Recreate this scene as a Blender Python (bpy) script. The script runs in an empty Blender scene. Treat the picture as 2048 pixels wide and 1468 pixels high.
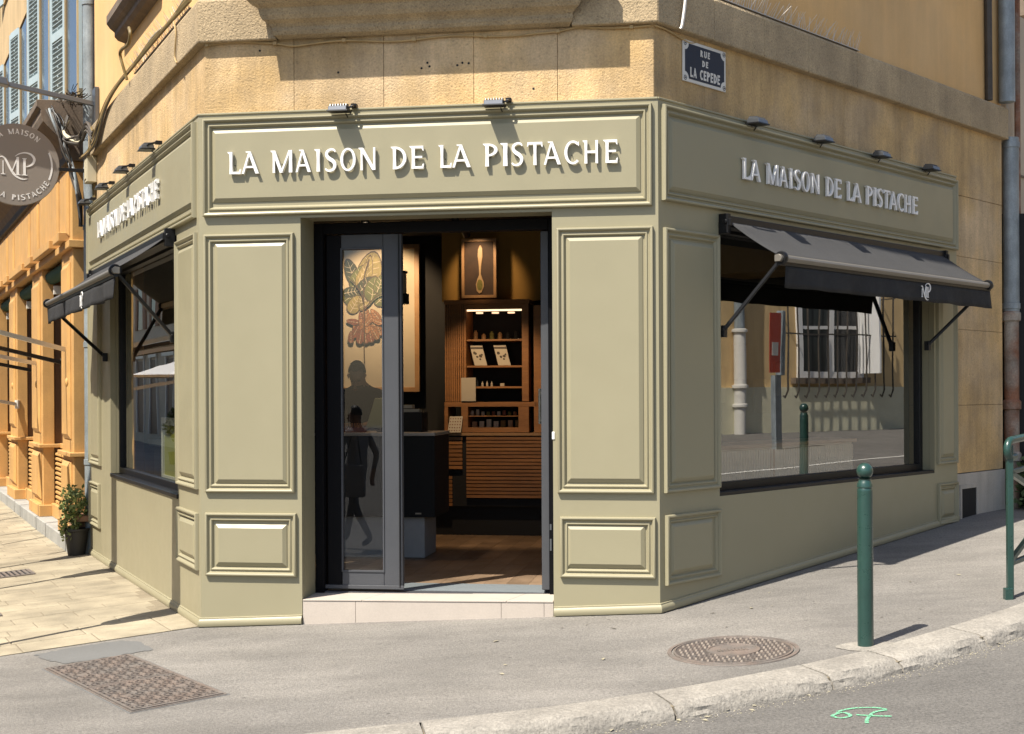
import bpy, bmesh, math, random
from mathutils import Vector, Matrix
random.seed(7)
S = bpy.context.scene
PI = math.pi
R = math.radians

# ------------------------------------------------------------------ camera, sky, sun, exposure
cam_d = bpy.data.cameras.new('camera'); cam = bpy.data.objects.new('camera', cam_d)
S.collection.objects.link(cam); S.camera = cam
cam_d.sensor_width = 36; cam_d.lens = 36 * 2740 / 2048
cam_d.shift_y = 49 / 2048
cam.location = (0, 0, 1.6)
cam.rotation_euler = (Matrix.Rotation(PI/2, 4, 'X') @ Matrix.Rotation(-0.0048, 4, 'Z')).to_euler()
cam_d.clip_start = .05; cam_d.clip_end = 600
S.render.resolution_x = 1024; S.render.resolution_y = 734

SUN = Vector((.710, .704, -1.55)).normalized()          # direction in which the sunlight travels
w = bpy.data.worlds.new('World'); S.world = w; w.use_nodes = True
nt = w.node_tree; nt.nodes.clear()
sky = nt.nodes.new('ShaderNodeTexSky'); sky.sky_type = 'NISHITA'; sky.sun_disc = False
sky.sun_elevation = math.asin(-SUN.z); sky.sun_rotation = math.atan2(-SUN.x, -SUN.y)
sky.air_density = 1.0; sky.dust_density = 1.6; sky.ozone_density = 1.0
bg = nt.nodes.new('ShaderNodeBackground'); bg.inputs[1].default_value = .10
wo = nt.nodes.new('ShaderNodeOutputWorld')
nt.links.new(sky.outputs[0], bg.inputs[0]); nt.links.new(bg.outputs[0], wo.inputs[0])
sd = bpy.data.lights.new('sun', 'SUN'); sd.energy = 5.0; sd.angle = R(.53); sd.color = (1, .93, .82)
so = bpy.data.objects.new('sun', sd); S.collection.objects.link(so)
so.rotation_euler = SUN.to_track_quat('-Z', 'Y').to_euler(); so.location = (-8, -6, 16)
S.view_settings.view_transform = 'Standard'; S.view_settings.look = 'None'
S.view_settings.exposure = .88; S.view_settings.gamma = 1; S.view_settings.use_curve_mapping = False
S.render.engine = 'CYCLES'
S.cycles.max_bounces = 8; S.cycles.diffuse_bounces = 4; S.cycles.glossy_bounces = 4
S.cycles.transparent_max_bounces = 12; S.cycles.caustics_reflective = False; S.cycles.caustics_refractive = False

# ------------------------------------------------------------------ frames: x along a wall, y into the building
PL = (-2.1296, 9.3473); PR = (.9533, 8.8728)
FR = {'O': ((23.2, 15.16), R(62.9)), 'W': ((0, 0), 0.0), 'C': (PL, R(-8.75)), 'L': (PL, R(-64.703)), 'R': (PR, R(48.059))}
WC = 3.1192                                              # length of the cut corner
def w2(fr, u, v):
    (ox, oy), a = FR[fr]; c, s = math.cos(a), math.sin(a)
    return ox + c*u - s*v, oy + s*u + c*v
def tofr(fr, x, y):
    (ox, oy), a = FR[fr]; dx, dy = x-ox, y-oy
    return dx*math.cos(a)+dy*math.sin(a), -dx*math.sin(a)+dy*math.cos(a)
def g(x, y):                                             # height of the sloping pavement
    z = .0557*x + .02986*y - .1605
    ul, vl = tofr('L', x, y)
    z -= .010*min(8, max(0, -ul))
    if z > .45: z = .45 + .15*(z-.45)
    if z < -.5: z = -.5 + .3*(z+.5)
    return z
def gf(fr, u, v): return g(*w2(fr, u, v))

# ------------------------------------------------------------------ mesh builder
BASE = {}
class MB:
    def __init__(s): s.v = []; s.f = []; s.m = []
    def add(s, vs, fs, m=0):
        n = len(s.v); s.v += [tuple(p) for p in vs]
        for f in fs: s.f.append(tuple(i+n for i in f)); s.m.append(m)
        return s
    def box(s, x0, x1, y0, y1, z0, z1, m=0):
        if x0 > x1: x0, x1 = x1, x0
        if y0 > y1: y0, y1 = y1, y0
        return s.add([(x0,y0,z0),(x1,y0,z0),(x1,y1,z0),(x0,y1,z0),(x0,y0,z1),(x1,y0,z1),(x1,y1,z1),(x0,y1,z1)],
                     [(0,3,2,1),(4,5,6,7),(0,1,5,4),(1,2,6,5),(2,3,7,6),(3,0,4,7)], m)
    def prism(s, poly, y0, y1, m=0, ax='y'):             # poly of (x,z), extruded y0..y1 (ax z: poly of (x,y))
        n = len(poly)
        if ax == 'y': a = [(p[0], y0, p[1]) for p in poly]; b = [(p[0], y1, p[1]) for p in poly]
        elif ax == 'z': a = [(p[0], p[1], y0) for p in poly]; b = [(p[0], p[1], y1) for p in poly]
        else: a = [(y0, p[0], p[1]) for p in poly]; b = [(y1, p[0], p[1]) for p in poly]
        fs = [tuple(range(n)), tuple(range(2*n-1, n-1, -1))] + [(i, i+n, (i+1) % n + n, (i+1) % n) for i in range(n)]
        return s.add(a+b, fs, m)
    def rect(s, u0, u1, z0, z1, prof, y0=0, m=0, slope=None):   # mitred moulding round a rectangle; prof = [(inset, proud)]
        N = len(prof); vs = []
        for d, h in prof: vs += [(u0+d, y0-h, z0+d), (u1-d, y0-h, z0+d), (u1-d, y0-h, z1-d), (u0+d, y0-h, z1-d)]
        fs = []
        for i in range(N-1):
            for k in range(4):
                a, b = i*4+k, i*4+(k+1) % 4; fs.append((a, b, b+4, a+4))
        return s.add(vs, fs, m)
    def field(s, u0, u1, z0, z1, bev, h, y0=0, m=0):
        vs = []
        for d, hh in ((0, -.002), (0, h*.25), (bev, h)): vs += [(u0+d, y0-hh, z0+d), (u1-d, y0-hh, z0+d), (u1-d, y0-hh, z1-d), (u0+d, y0-hh, z1-d)]
        fs = [(8, 9, 10, 11)]
        for i in range(2):
            for k in range(4):
                a, b = i*4+k, i*4+(k+1) % 4; fs.append((a, b, b+4, a+4))
        return s.add(vs, fs, m)
    def tube(s, pts, r, n=8, m=0, caps=True, flat=1.0):
        P = [Vector(p) for p in pts]; rs = r if isinstance(r, (list, tuple)) else [r]*len(P)
        vs = []; prev = None
        for i, p in enumerate(P):
            t = (P[min(i+1, len(P)-1)] - P[max(i-1, 0)]).normalized()
            if prev is None:
                prev = t.orthogonal().normalized()
            prev = (prev - t*prev.dot(t)).normalized(); b = t.cross(prev)
            for k in range(n):
                a = 2*PI*k/n; vs.append(p + rs[i]*(prev*math.cos(a) + b*math.sin(a)*flat))
        fs = [(i*n+k, i*n+(k+1) % n, (i+1)*n+(k+1) % n, (i+1)*n+k) for i in range(len(P)-1) for k in range(n)]
        if caps: fs += [tuple(range(n-1, -1, -1)), tuple((len(P)-1)*n+k for k in range(n))]
        return s.add(vs, fs, m)
    def lathe(s, prof, n=24, c=(0, 0, 0), m=0, a0=0, a1=2*PI, axis='z'):
        vs = []
        full = abs(a1-a0-2*PI) < 1e-6; cnt = n if full else n+1
        for r, z in prof:
            for k in range(cnt):
                a = a0+(a1-a0)*k/n
                if axis == 'z': vs.append((c[0]+r*math.cos(a), c[1]+r*math.sin(a), c[2]+z))
                else: vs.append((c[0]+r*math.cos(a), c[1]+z, c[2]+r*math.sin(a)))
        fs = []
        for i in range(len(prof)-1):
            for k in range(n):
                j = (k+1) % cnt if full else k+1
                fs.append((i*cnt+k, i*cnt+j, (i+1)*cnt+j, (i+1)*cnt+k))
        return s.add(vs, fs, m)
    def bar(s, a, b, w_, h_, m=0):                        # square bar between two points
        a = Vector(a); b = Vector(b); t = (b-a).normalized()
        up = Vector((0, 0, 1)) if abs(t.z) < .95 else Vector((1, 0, 0))
        x = t.cross(up).normalized()*w_/2; y = x.cross(t).normalized()*h_/2
        vs = [p+q for p in (a, b) for q in (-x-y, x-y, x+y, -x+y)]
        return s.add(vs, [(0,1,2,3),(7,6,5,4),(0,4,5,1),(1,5,6,2),(2,6,7,3),(3,7,4,0)], m)
    def build(s, name, mats, parent=None, smooth=False, bevel=0, fr=None, base=None, rec=True, seg=1, kind=None, label=None):
        if parent is not None: fr_, b = BASE[parent.name]
        else: fr_, b = fr or 'W', base or (0, 0, 0)
        me = bpy.data.meshes.new(name)
        me.from_pydata([(x-b[0], y-b[1], z-b[2]) for x, y, z in s.v], [], s.f)
        for q in (mats if isinstance(mats, (list, tuple)) else [mats]): me.materials.append(q)
        if len(me.materials) > 1: me.polygons.foreach_set('material_index', s.m)
        if rec:
            bm = bmesh.new(); bm.from_mesh(me); bmesh.ops.recalc_face_normals(bm, faces=bm.faces); bm.to_mesh(me); bm.free()
        if smooth:
            me.polygons.foreach_set('use_smooth', [True]*len(me.polygons))
            try: me.set_sharp_from_angle(angle=R(35))
            except Exception: pass
        o = bpy.data.objects.new(name, me); S.collection.objects.link(o)
        if parent is not None: o.parent = parent
        else: place(o, fr_, b)
        BASE[o.name] = (fr_, b)
        if bevel:
            md = o.modifiers.new('bevel', 'BEVEL'); md.width = bevel; md.segments = seg; md.limit_method = 'ANGLE'; md.angle_limit = R(40)
        if kind: o['kind'] = kind
        if label: o['label'] = label
        return o
def place(o, fr, b):
    x, y = w2(fr, b[0], b[1]); o.location = (x, y, b[2]); o.rotation_euler = (0, 0, FR[fr][1])
def thing(name, label, cat, fr='W', base=(0, 0, 0), group=None):
    o = bpy.data.objects.new(name, None); S.collection.objects.link(o); place(o, fr, base)
    o.empty_display_size = .2
    BASE[o.name] = (fr, base); tag(o, label, cat, group); return o
def tag(o, label=None, cat=None, group=None, kind=None):
    if label: o['label'] = label
    if cat: o['category'] = cat
    if group: o['group'] = group
    if kind: o['kind'] = kind
    return o
def copy_thing(root, fr, base, label=None, rot=0):
    r = root.copy(); S.collection.objects.link(r); place(r, fr, base); r.rotation_euler.z += rot
    if label: r['label'] = label
    BASE[r.name] = (fr, base)
    def rec(a, b):
        for ch in list(a.children):
            c = ch.copy(); S.collection.objects.link(c); c.parent = b; rec(ch, c)
    rec(root, r); return r

# ------------------------------------------------------------------ materials
def mat(name, col, rough=.6, var=.12, vs=2.5, fine=.0, fs=90, bump=0., bs=60, metal=0., spec=.5, rnd=0., streak=0., pits=0., ps=30, col2=None, patch=0., spots=0., coat=0., stretch=(1, 1, 1)):
    m = bpy.data.materials.new(name); m.use_nodes = True; n = m.node_tree; N = n.nodes; Lk = n.links
    p = N['Principled BSDF']; p.inputs['Roughness'].default_value = rough; p.inputs['Metallic'].default_value = metal
    p.inputs['Specular IOR Level'].default_value = spec
    if coat: p.inputs['Coat Weight'].default_value = coat; p.inputs['Coat Roughness'].default_value = .15
    tc = N.new('ShaderNodeTexCoord'); mp = N.new('ShaderNodeMapping'); mp.inputs['Scale'].default_value = stretch
    Lk.new(tc.outputs['Object'], mp.inputs[0]); co = mp.outputs[0]
    def noise(scale, det=5, vec=co, rg=.6):
        t = N.new('ShaderNodeTexNoise'); t.inputs['Scale'].default_value = scale; t.inputs['Detail'].default_value = det
        t.inputs['Roughness'].default_value = rg; Lk.new(vec, t.inputs['Vector']); return t.outputs['Fac']
    def rng(x, a, b, lo, hi):
        r = N.new('ShaderNodeMapRange'); r.inputs[1].default_value = a; r.inputs[2].default_value = b
        r.inputs[3].default_value = lo; r.inputs[4].default_value = hi; Lk.new(x, r.inputs[0]); return r.outputs[0]
    def mul(a, b):
        t = N.new('ShaderNodeMath'); t.operation = 'MULTIPLY'; Lk.new(a, t.inputs[0]); Lk.new(b, t.inputs[1]); return t.outputs[0]
    k = rng(noise(vs), .3, .7, 1-var, 1+var)
    if fine: k = mul(k, rng(noise(fs, 3, rg=.7), .3, .7, 1-fine, 1+fine))
    if streak:
        m2 = N.new('ShaderNodeMapping'); m2.inputs['Scale'].default_value = (1, 1, .12); Lk.new(tc.outputs['Object'], m2.inputs[0])
        k = mul(k, rng(noise(7, 6, m2.outputs[0], .65), .35, .7, 1-streak, 1+streak*.4))
    if patch: k = mul(k, rng(noise(.7, 4), .42, .6, 1-patch, 1+patch*.3))
    if spots:
        for sc_, rr_ in ((2.3, .045), (6.5, .09), (14, .10)):
            v3 = N.new('ShaderNodeTexVoronoi'); v3.inputs['Scale'].default_value = sc_; Lk.new(co, v3.inputs['Vector'])
            th = N.new('ShaderNodeSeparateColor'); Lk.new(v3.outputs['Color'], th.inputs[0])
            on_ = rng(th.outputs[0], .62, .66, 0, spots); ed = rng(v3.outputs['Distance'], rr_*.6, rr_, 1, 0)
            q_ = mul(on_, ed); k = mul(k, rng(q_, 0, 1, 1, 0))
        m4 = N.new('ShaderNodeMapping'); m4.inputs['Scale'].default_value = (.5, 1.6, 1); Lk.new(tc.outputs['Object'], m4.inputs[0])
        k = mul(k, rng(noise(2.2, 7, m4.outputs[0], .7), .35, .68, 1-spots*.35, 1+spots*.22))
    if rnd:
        oi = N.new('ShaderNodeObjectInfo'); k = mul(k, rng(oi.outputs['Random'], 0, 1, 1-rnd, 1+rnd))
    if pits:
        vo = N.new('ShaderNodeTexVoronoi'); vo.inputs['Scale'].default_value = ps; Lk.new(co, vo.inputs['Vector'])
        pit = rng(vo.outputs['Distance'], .05, .28, 1-pits, 1); k = mul(k, pit)
    mx = N.new('ShaderNodeMix'); mx.data_type = 'RGBA'; mx.blend_type = 'MIX'
    c2 = col2 or col
    mx.inputs[6].default_value = (*col, 1); mx.inputs[7].default_value = (*c2, 1); mx.inputs[0].default_value = 0
    if col2: Lk.new(rng(noise(vs*.6, 5), .4, .62, 0, 1), mx.inputs[0])
    vm = N.new('ShaderNodeVectorMath'); vm.operation = 'SCALE'; Lk.new(mx.outputs[2], vm.inputs[0]); Lk.new(k, vm.inputs['Scale'])
    Lk.new(vm.outputs[0], p.inputs['Base Color'])
    if bump:
        b = N.new('ShaderNodeBump'); b.inputs['Strength'].default_value = bump; b.inputs['Distance'].default_value = .01
        h = noise(bs, 6)
        if pits:
            ad = N.new('ShaderNodeMath'); ad.operation = 'MULTIPLY_ADD'; Lk.new(pit, ad.inputs[0]); ad.inputs[1].default_value = .8; Lk.new(h, ad.inputs[2]); h = ad.outputs[0]
        Lk.new(h, b.inputs['Height']); Lk.new(b.outputs[0], p.inputs['Normal'])
        Lk.new(rng(noise(vs*4), .3, .7, max(.03, rough-.08), min(1, rough+.08)), p.inputs['Roughness'])
    return m
def glass(name, f0, tint=(1, 1, 1)):
    m = bpy.data.materials.new(name); m.use_nodes = True; n = m.node_tree; n.nodes.clear(); Lk = n.links
    o = n.nodes.new('ShaderNodeOutputMaterial'); mx = n.nodes.new('ShaderNodeMixShader'); t = n.nodes.new('ShaderNodeBsdfTransparent')
    gl = n.nodes.new('ShaderNodeBsdfGlossy'); gl.inputs['Roughness'].default_value = .004
    lw = n.nodes.new('ShaderNodeLayerWeight'); lw.inputs[0].default_value = .5; t.inputs[0].default_value = (*tint, 1)
    pw = n.nodes.new('ShaderNodeMath'); pw.operation = 'POWER'; pw.inputs[1].default_value = 4.5; Lk.new(lw.outputs['Facing'], pw.inputs[0])
    ma = n.nodes.new('ShaderNodeMath'); ma.operation = 'MULTIPLY_ADD'; ma.inputs[1].default_value = 1-f0; ma.inputs[2].default_value = f0; Lk.new(pw.outputs[0], ma.inputs[0])
    tc = n.nodes.new('ShaderNodeTexCoord'); nz = n.nodes.new('ShaderNodeTexNoise'); nz.inputs['Scale'].default_value = 1.1; nz.inputs['Detail'].default_value = 1
    bp = n.nodes.new('ShaderNodeBump'); bp.inputs['Strength'].default_value = .04; bp.inputs['Distance'].default_value = .02
    Lk.new(tc.outputs['Object'], nz.inputs[0]); Lk.new(nz.outputs[0], bp.inputs['Height']); Lk.new(bp.outputs[0], gl.inputs['Normal'])
    Lk.new(ma.outputs[0], mx.inputs[0]); Lk.new(t.outputs[0], mx.inputs[1]); Lk.new(gl.outputs[0], mx.inputs[2]); Lk.new(mx.outputs[0], o.inputs[0])
    return m
def emit(name, col, s):
    m = bpy.data.materials.new(name); m.use_nodes = True; p = m.node_tree.nodes['Principled BSDF']
    p.inputs['Base Color'].default_value = (*col, 1); p.inputs['Emission Color'].default_value = (*col, 1); p.inputs['Emission Strength'].default_value = s; return m

M = dict(
 green=mat('pistachio_paint', (.290, .263, .170), .42, .035, 1.2, .012, 220, .04, 160, spec=.4),
 stone=mat('ashlar_stone', (.63, .425, .195), .92, .2, 2.2, .16, 70, .7, 75, pits=.22, ps=26, col2=(.56, .41, .24), streak=.22, rnd=.07, patch=.22),
 stonerough=mat('band_stone', (.44, .335, .20), .95, .16, 3, .26, 85, 1.0, 70, pits=.38, ps=42, col2=(.37, .285, .175), streak=.12, rnd=.05),
 stucco=mat('ochre_stucco', (.70, .43, .175), .95, .10, 1.2, .05, 120, .25, 140, streak=.07, col2=(.66, .43, .20)),
 plinth=mat('pale_plinth', (.46, .42, .36), .9, .12, 3, .1, 80, .4, 80, streak=.15),
 asphalt=mat('asphalt_pavement', (.203, .190, .171), .95, .07, 1.1, .34, 75, .9, 130, pits=.16, ps=110, patch=.12, spots=.5, col2=(.230, .214, .190)),
 road=mat('asphalt_road', (.145, .137, .125), .95, .07, 1.5, .40, 70, 1.0, 110, pits=.25, ps=90, patch=.1, spots=.45),
 patch=mat('asphalt_repair', (.135, .135, .130), .95, .08, 2, .25, 190, .4, 200),
 kerb=mat('kerb_stone', (.265, .245, .212), .9, .2, 5, .25, 60, 1.0, 35, pits=.2, ps=60, rnd=.10),
 slab=mat('limestone_paver', (.315, .270, .190), .85, .2, 4, .16, 110, .35, 70, rnd=.10, pits=.08, ps=60, patch=.14, spots=.3),
 joint=mat('paver_joint', (.21, .175, .12), .95, .15, 8, .2, 90, .4, 90),
 tile=mat('step_tile', (.45, .395, .34), .7, .05, 3, .05, 120, .1, 120, rnd=.03),
 iron=mat('cast_iron', (.165, .145, .128), .62, .2, 9, .15, 120, .4, 160, metal=.2, col2=(.185, .145, .12)),
 irond=mat('dark_recess_iron', (.070, .058, .050), .8, .2, 12, .2, 120),
 ironhi=mat('worn_iron', (.34, .285, .235), .5, .2, 20, .15, 150, .3, 160, metal=.3),
 black=mat('black_metal', (.008, .008, .009), .42, .1, 3, spec=.3),
 dblack=mat('black_lacquer_and_stile_shade', (.003, .003, .004), .6, .1, 3, spec=.12),
 grey=mat('anthracite_door', (.050, .053, .060), .6, .05, 3, .02, 200, .03, 200),
 fabric=mat('charcoal_awning_cloth', (.016, .016, .017), .9, .1, 3, .12, 500, .3, 420),
 fabtop=mat('grey_awning_top', (.038, .038, .039), .92, .1, 3, .14, 500, .3, 420),
 bar=mat('awning_front_rail', (.21, .19, .16), .45, .04, 2, metal=.5),
 white=mat('white_lacquer', (.80, .79, .77), .35, .01, 2, spec=.5),
 bollard=mat('green_enamel', (.016, .050, .041), .32, .12, 5, .08, 90, .06, 50, coat=.3),
 blue=mat('enamel_navy', (.018, .024, .040), .5, .1, 5, spec=.25),
 cream=mat('enamel_white', (.62, .60, .55), .35, .05, 8),
 sign=mat('taupe_sign', (.24, .21, .18), .5, .03, 2),
 wood=mat('walnut_wood', (.26, .115, .035), .5, .25, 3, .2, 40, .15, 60, rnd=.15, stretch=(.35, 1, 4)),
 oak=mat('oak_frame', (.30, .17, .075), .5, .15, 6, .1, 60),
 woodfloor=mat('shop_floor', (.20, .135, .085), .5, .3, 3, .15, 60, .05, 60, rnd=.2),
 mat_=mat('entrance_mat', (.14, .16, .17), .95, .15, 30, .3, 300, .3, 200, stretch=(.15, 3, 1)),
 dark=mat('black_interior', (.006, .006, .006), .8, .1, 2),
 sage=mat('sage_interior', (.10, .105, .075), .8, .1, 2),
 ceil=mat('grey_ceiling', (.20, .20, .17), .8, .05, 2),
 mustard=mat('mustard_bulkhead', (.16, .09, .02), .7, .1, 2),
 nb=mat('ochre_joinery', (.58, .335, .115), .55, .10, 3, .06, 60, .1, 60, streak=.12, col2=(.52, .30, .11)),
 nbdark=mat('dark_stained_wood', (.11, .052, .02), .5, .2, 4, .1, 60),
 nbgreen=mat('green_awning_cloth', (.008, .06, .04), .8, .1, 4),
 sill=mat('grey_stone_sill', (.30, .30, .28), .85, .15, 4, .12, 80, .3, 70),
 soffit=mat('weathered_soffit', (.17, .13, .095), .85, .2, 4, .1, 60, .3, 60, streak=.2),
 shutter=mat('pale_blue_shutter', (.36, .44, .46), .6, .08, 4, .05, 80, rnd=.04),
 facade=mat('pale_ochre_facade', (.52, .37, .19), .9, .12, 1.5, .06, 90, .2, 90, streak=.15),
 pipe=mat('zinc_downpipe', (.28, .32, .34), .55, .25, 5, .1, 80, .1, 60, metal=.2, streak=.3),
 rust=mat('rusty_pipe', (.20, .09, .05), .75, .35, 5, .2, 60, .3, 60, col2=(.28, .25, .21)),
 cable=mat('dark_cable', (.055, .045, .035), .6, .3, 6, rnd=.2),
 cablep=mat('painted_cable', (.40, .28, .13), .7, .2, 6),
 olive=mat('olive_conduit', (.17, .12, .04), .6, .2, 6),
 box=mat('cream_box', (.52, .47, .33), .6, .08, 5),
 ochre=mat('opposite_stucco', (.70, .50, .25), .9, .10, 1, .05, 60, .3, 60, streak=.1),
 greenwash=mat('limewashed_base', (.66, .63, .46), .9, .10, 1.5, .06, 60, .5, 20),
 creamw=mat('cream_render', (.50, .42, .31), .9, .1, 1.5, .05, 60, .2, 60),
 glassb=mat('dark_window_glass', (.02, .022, .025), .08, .05, 2),
 red=mat('red_notice', (.55, .07, .03), .5, .05, 5),
 leaf=mat('plant_leaf', (.15, .20, .055), .6, .3, 6, rnd=0, col2=(.22, .25, .09)),
 leafd=mat('weed_leaf', (.06, .09, .03), .7, .3, 6),
 terra=mat('terracotta_pot', (.30, .17, .10), .85, .15, 8),
 potd=mat('dark_pot', (.03, .028, .025), .6, .1, 8),
 skin=mat('skin', (.22, .12, .075), .55, .05, 5), hair=mat('black_hair', (.008, .007, .006), .6, .1, 50),
 cloth=mat('black_clothing', (.012, .012, .014), .85, .1, 20), cloth2=mat('grey_clothing', (.12, .12, .13), .9, .1, 20), shirt=mat('white_shirt', (.4, .4, .4), .85, .05, 20),
 paper=mat('paper', (.42, .37, .29), .7, .06, 4), print_=mat('printed_ink', (.045, .03, .018), .6, .1, 5),
 pic=mat('botanical_paper', (.42, .37, .28), .75, .10, 1.5),
 lf1=mat('print_leaf_green', (.085, .10, .030), .7, .35, 14), lf2=mat('print_leaf_pale', (.20, .17, .06), .7, .3, 14), lfd=mat('print_leaf_dark', (.030, .038, .016), .7, .3, 14),
 nut=mat('print_nut', (.24, .11, .045), .7, .35, 16), nut2=mat('print_nut_red', (.17, .055, .03), .7, .3, 16), stem=mat('print_stem', (.05, .03, .015), .7, .1, 5),
 picdark=mat('brown_ground', (.035, .016, .008), .7, .4, 7), spoon=mat('spoon_wood', (.36, .24, .12), .5, .1, 8), pist=mat('ground_pistachio', (.13, .12, .03), .9, .4, 60),
 gold=mat('mustard_wall', (.30, .17, .035), .8, .08, 2), screen=mat('monitor_back', (.18, .20, .12), .4, .05, 3),
 flute=mat('fluted_board', (.68, .56, .40), .7, .05, 3), grn=mat('road_marking_green', (.13, .40, .23), .8, .3, 30), mark=mat('road_marking_white', (.55, .54, .5), .8, .2, 20),
 poster=mat('poster_green', (.28, .27, .06), .6, .1, 3), nest=mat('dry_twigs', (.06, .045, .03), .9, .3, 20), litter=mat('dry_leaf', (.30, .27, .19), .8, .2, 20),
 gout=mat('anodised_lamp', (.15, .16, .175), .35, .05, 4, metal=.7), spike=mat('steel_spike', (.55, .52, .48), .4, .05, 4, metal=.4),
 bag=mat('grey_bag', (.22, .22, .23), .8, .05, 3), stud=mat('steel', (.5, .48, .42), .25, .05, 3, metal=.9),
)
def worn_paint(name, col, keep=.5):
    m = bpy.data.materials.new(name); m.use_nodes = True; n = m.node_tree; p = n.nodes['Principled BSDF']; p.inputs['Base Color'].default_value = (*col, 1); p.inputs['Roughness'].default_value = .9
    tc = n.nodes.new('ShaderNodeTexCoord'); nz = n.nodes.new('ShaderNodeTexNoise'); nz.inputs['Scale'].default_value = 110; nz.inputs['Detail'].default_value = 4
    mr = n.nodes.new('ShaderNodeMapRange'); mr.inputs[1].default_value = keep-.08; mr.inputs[2].default_value = keep+.08; t = n.nodes.new('ShaderNodeBsdfTransparent'); mx = n.nodes.new('ShaderNodeMixShader')
    n.links.new(tc.outputs['Object'], nz.inputs[0]); n.links.new(nz.outputs[0], mr.inputs[0]); n.links.new(mr.outputs[0], mx.inputs[0]); n.links.new(t.outputs[0], mx.inputs[1]); n.links.new(p.outputs[0], mx.inputs[2]); n.links.new(mx.outputs[0], n.nodes['Material Output'].inputs[0]); return m
M['grn'] = worn_paint('sprayed_green', (.16, .46, .27), .44); M['mark'] = worn_paint('road_white', (.55, .54, .5), .42)
G_R = glass('street_glass', .35, (.90, .92, .88)); G_L = glass('side_glass', .30, (.86, .90, .83)); G_D = glass('door_glass', .085, (.96, .96, .94))

# ------------------------------------------------------------------ the ground
KIN = [(-30, 3.6), (-6, 5.6), (-3, 6.12), (-.9, 6.50), (.18, 6.70), (.84, 6.92), (1.54, 7.25), (1.96, 7.50), (2.63, 8.02), (3.15, 8.47), (6, 11.6), (30, 38.3)]
def interp(tab, x):
    for (x0, y0), (x1, y1) in zip(tab, tab[1:]):
        if x <= x1: return y0 + (y1-y0)*max(0, (x-x0)/(x1-x0))
    return tab[-1][1]
def kin(x): return (interp(KIN, x-.15)+interp(KIN, x)+interp(KIN, x+.15))/3
def kdir(x):
    d = Vector((.1, kin(x+.05)-kin(x-.05))).normalized(); return d
def kout(x):                                              # point on the road edge of the kerb, level with kin(x)
    d = kdir(x); return x + d.y*.235, kin(x) - d.x*.235
KH = .078
def inside(x, y, e=.12):
    return tofr('C', x, y)[1] > e and tofr('L', x, y)[1] > e and tofr('R', x, y)[1] > e and tofr('L', x, y)[0] > -12
def axis_pts(lo, hi, flo, fhi, fine, ratio=1.35):
    a = []; x = flo
    while x < fhi: a.append(x); x += fine
    s = fine; y = a[-1]
    while y < hi: s *= ratio; y += s; a.append(y)
    s = fine; y = flo; b = []
    while y > lo: s *= ratio; y -= s; b.append(y)
    return b[::-1]+a
mb = MB(); xs = axis_pts(-60, 70, -6, 6.5, .125); ts = axis_pts(0, 70, 0, 9, .125)
ts = [t for t in ts if t >= 0]
for x in xs:
    for t in ts:
        y = kin(x)+t; mb.v.append((x, y, g(x, y)))
nT = len(ts)
for i in range(len(xs)-1):
    for j in range(nT-1):
        a = i*nT+j; q = [a, a+nT, a+nT+1, a+1]
        if all(inside(mb.v[k][0], mb.v[k][1]) for k in q): continue
        mb.f.append(tuple(q)); mb.m.append(0)
tag(mb.build('pavement', M['asphalt'], smooth=True), kind='structure')
mb = MB(); sv = [0, .1, .3, .6, 1, 1.5, 2.2, 3.2, 5, 8, 14, 25, 50, 90]
for x in xs:
    kx, ky = kout(x)
    for s_ in sv:
        y = ky - s_ + .03; mb.v.append((kx, y, g(kx, ky) - KH - .012*min(s_, 3)))
n_ = len(sv)
for i in range(len(xs)-1):
    for j in range(n_-1): mb.f.append((i*n_+j, i*n_+j+1, (i+1)*n_+j+1, (i+1)*n_+j)); mb.m.append(0)
tag(mb.build('road', M['road'], smooth=True), kind='structure')
def rz(x, y):                                             # road height
    best = min(xs, key=lambda q: abs(kout(q)[0]-x)); kx, ky = kout(x-.235*kdir(x).y); return g(kx, ky) - KH - .012*min(max(0, ky-y), 3)

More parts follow.
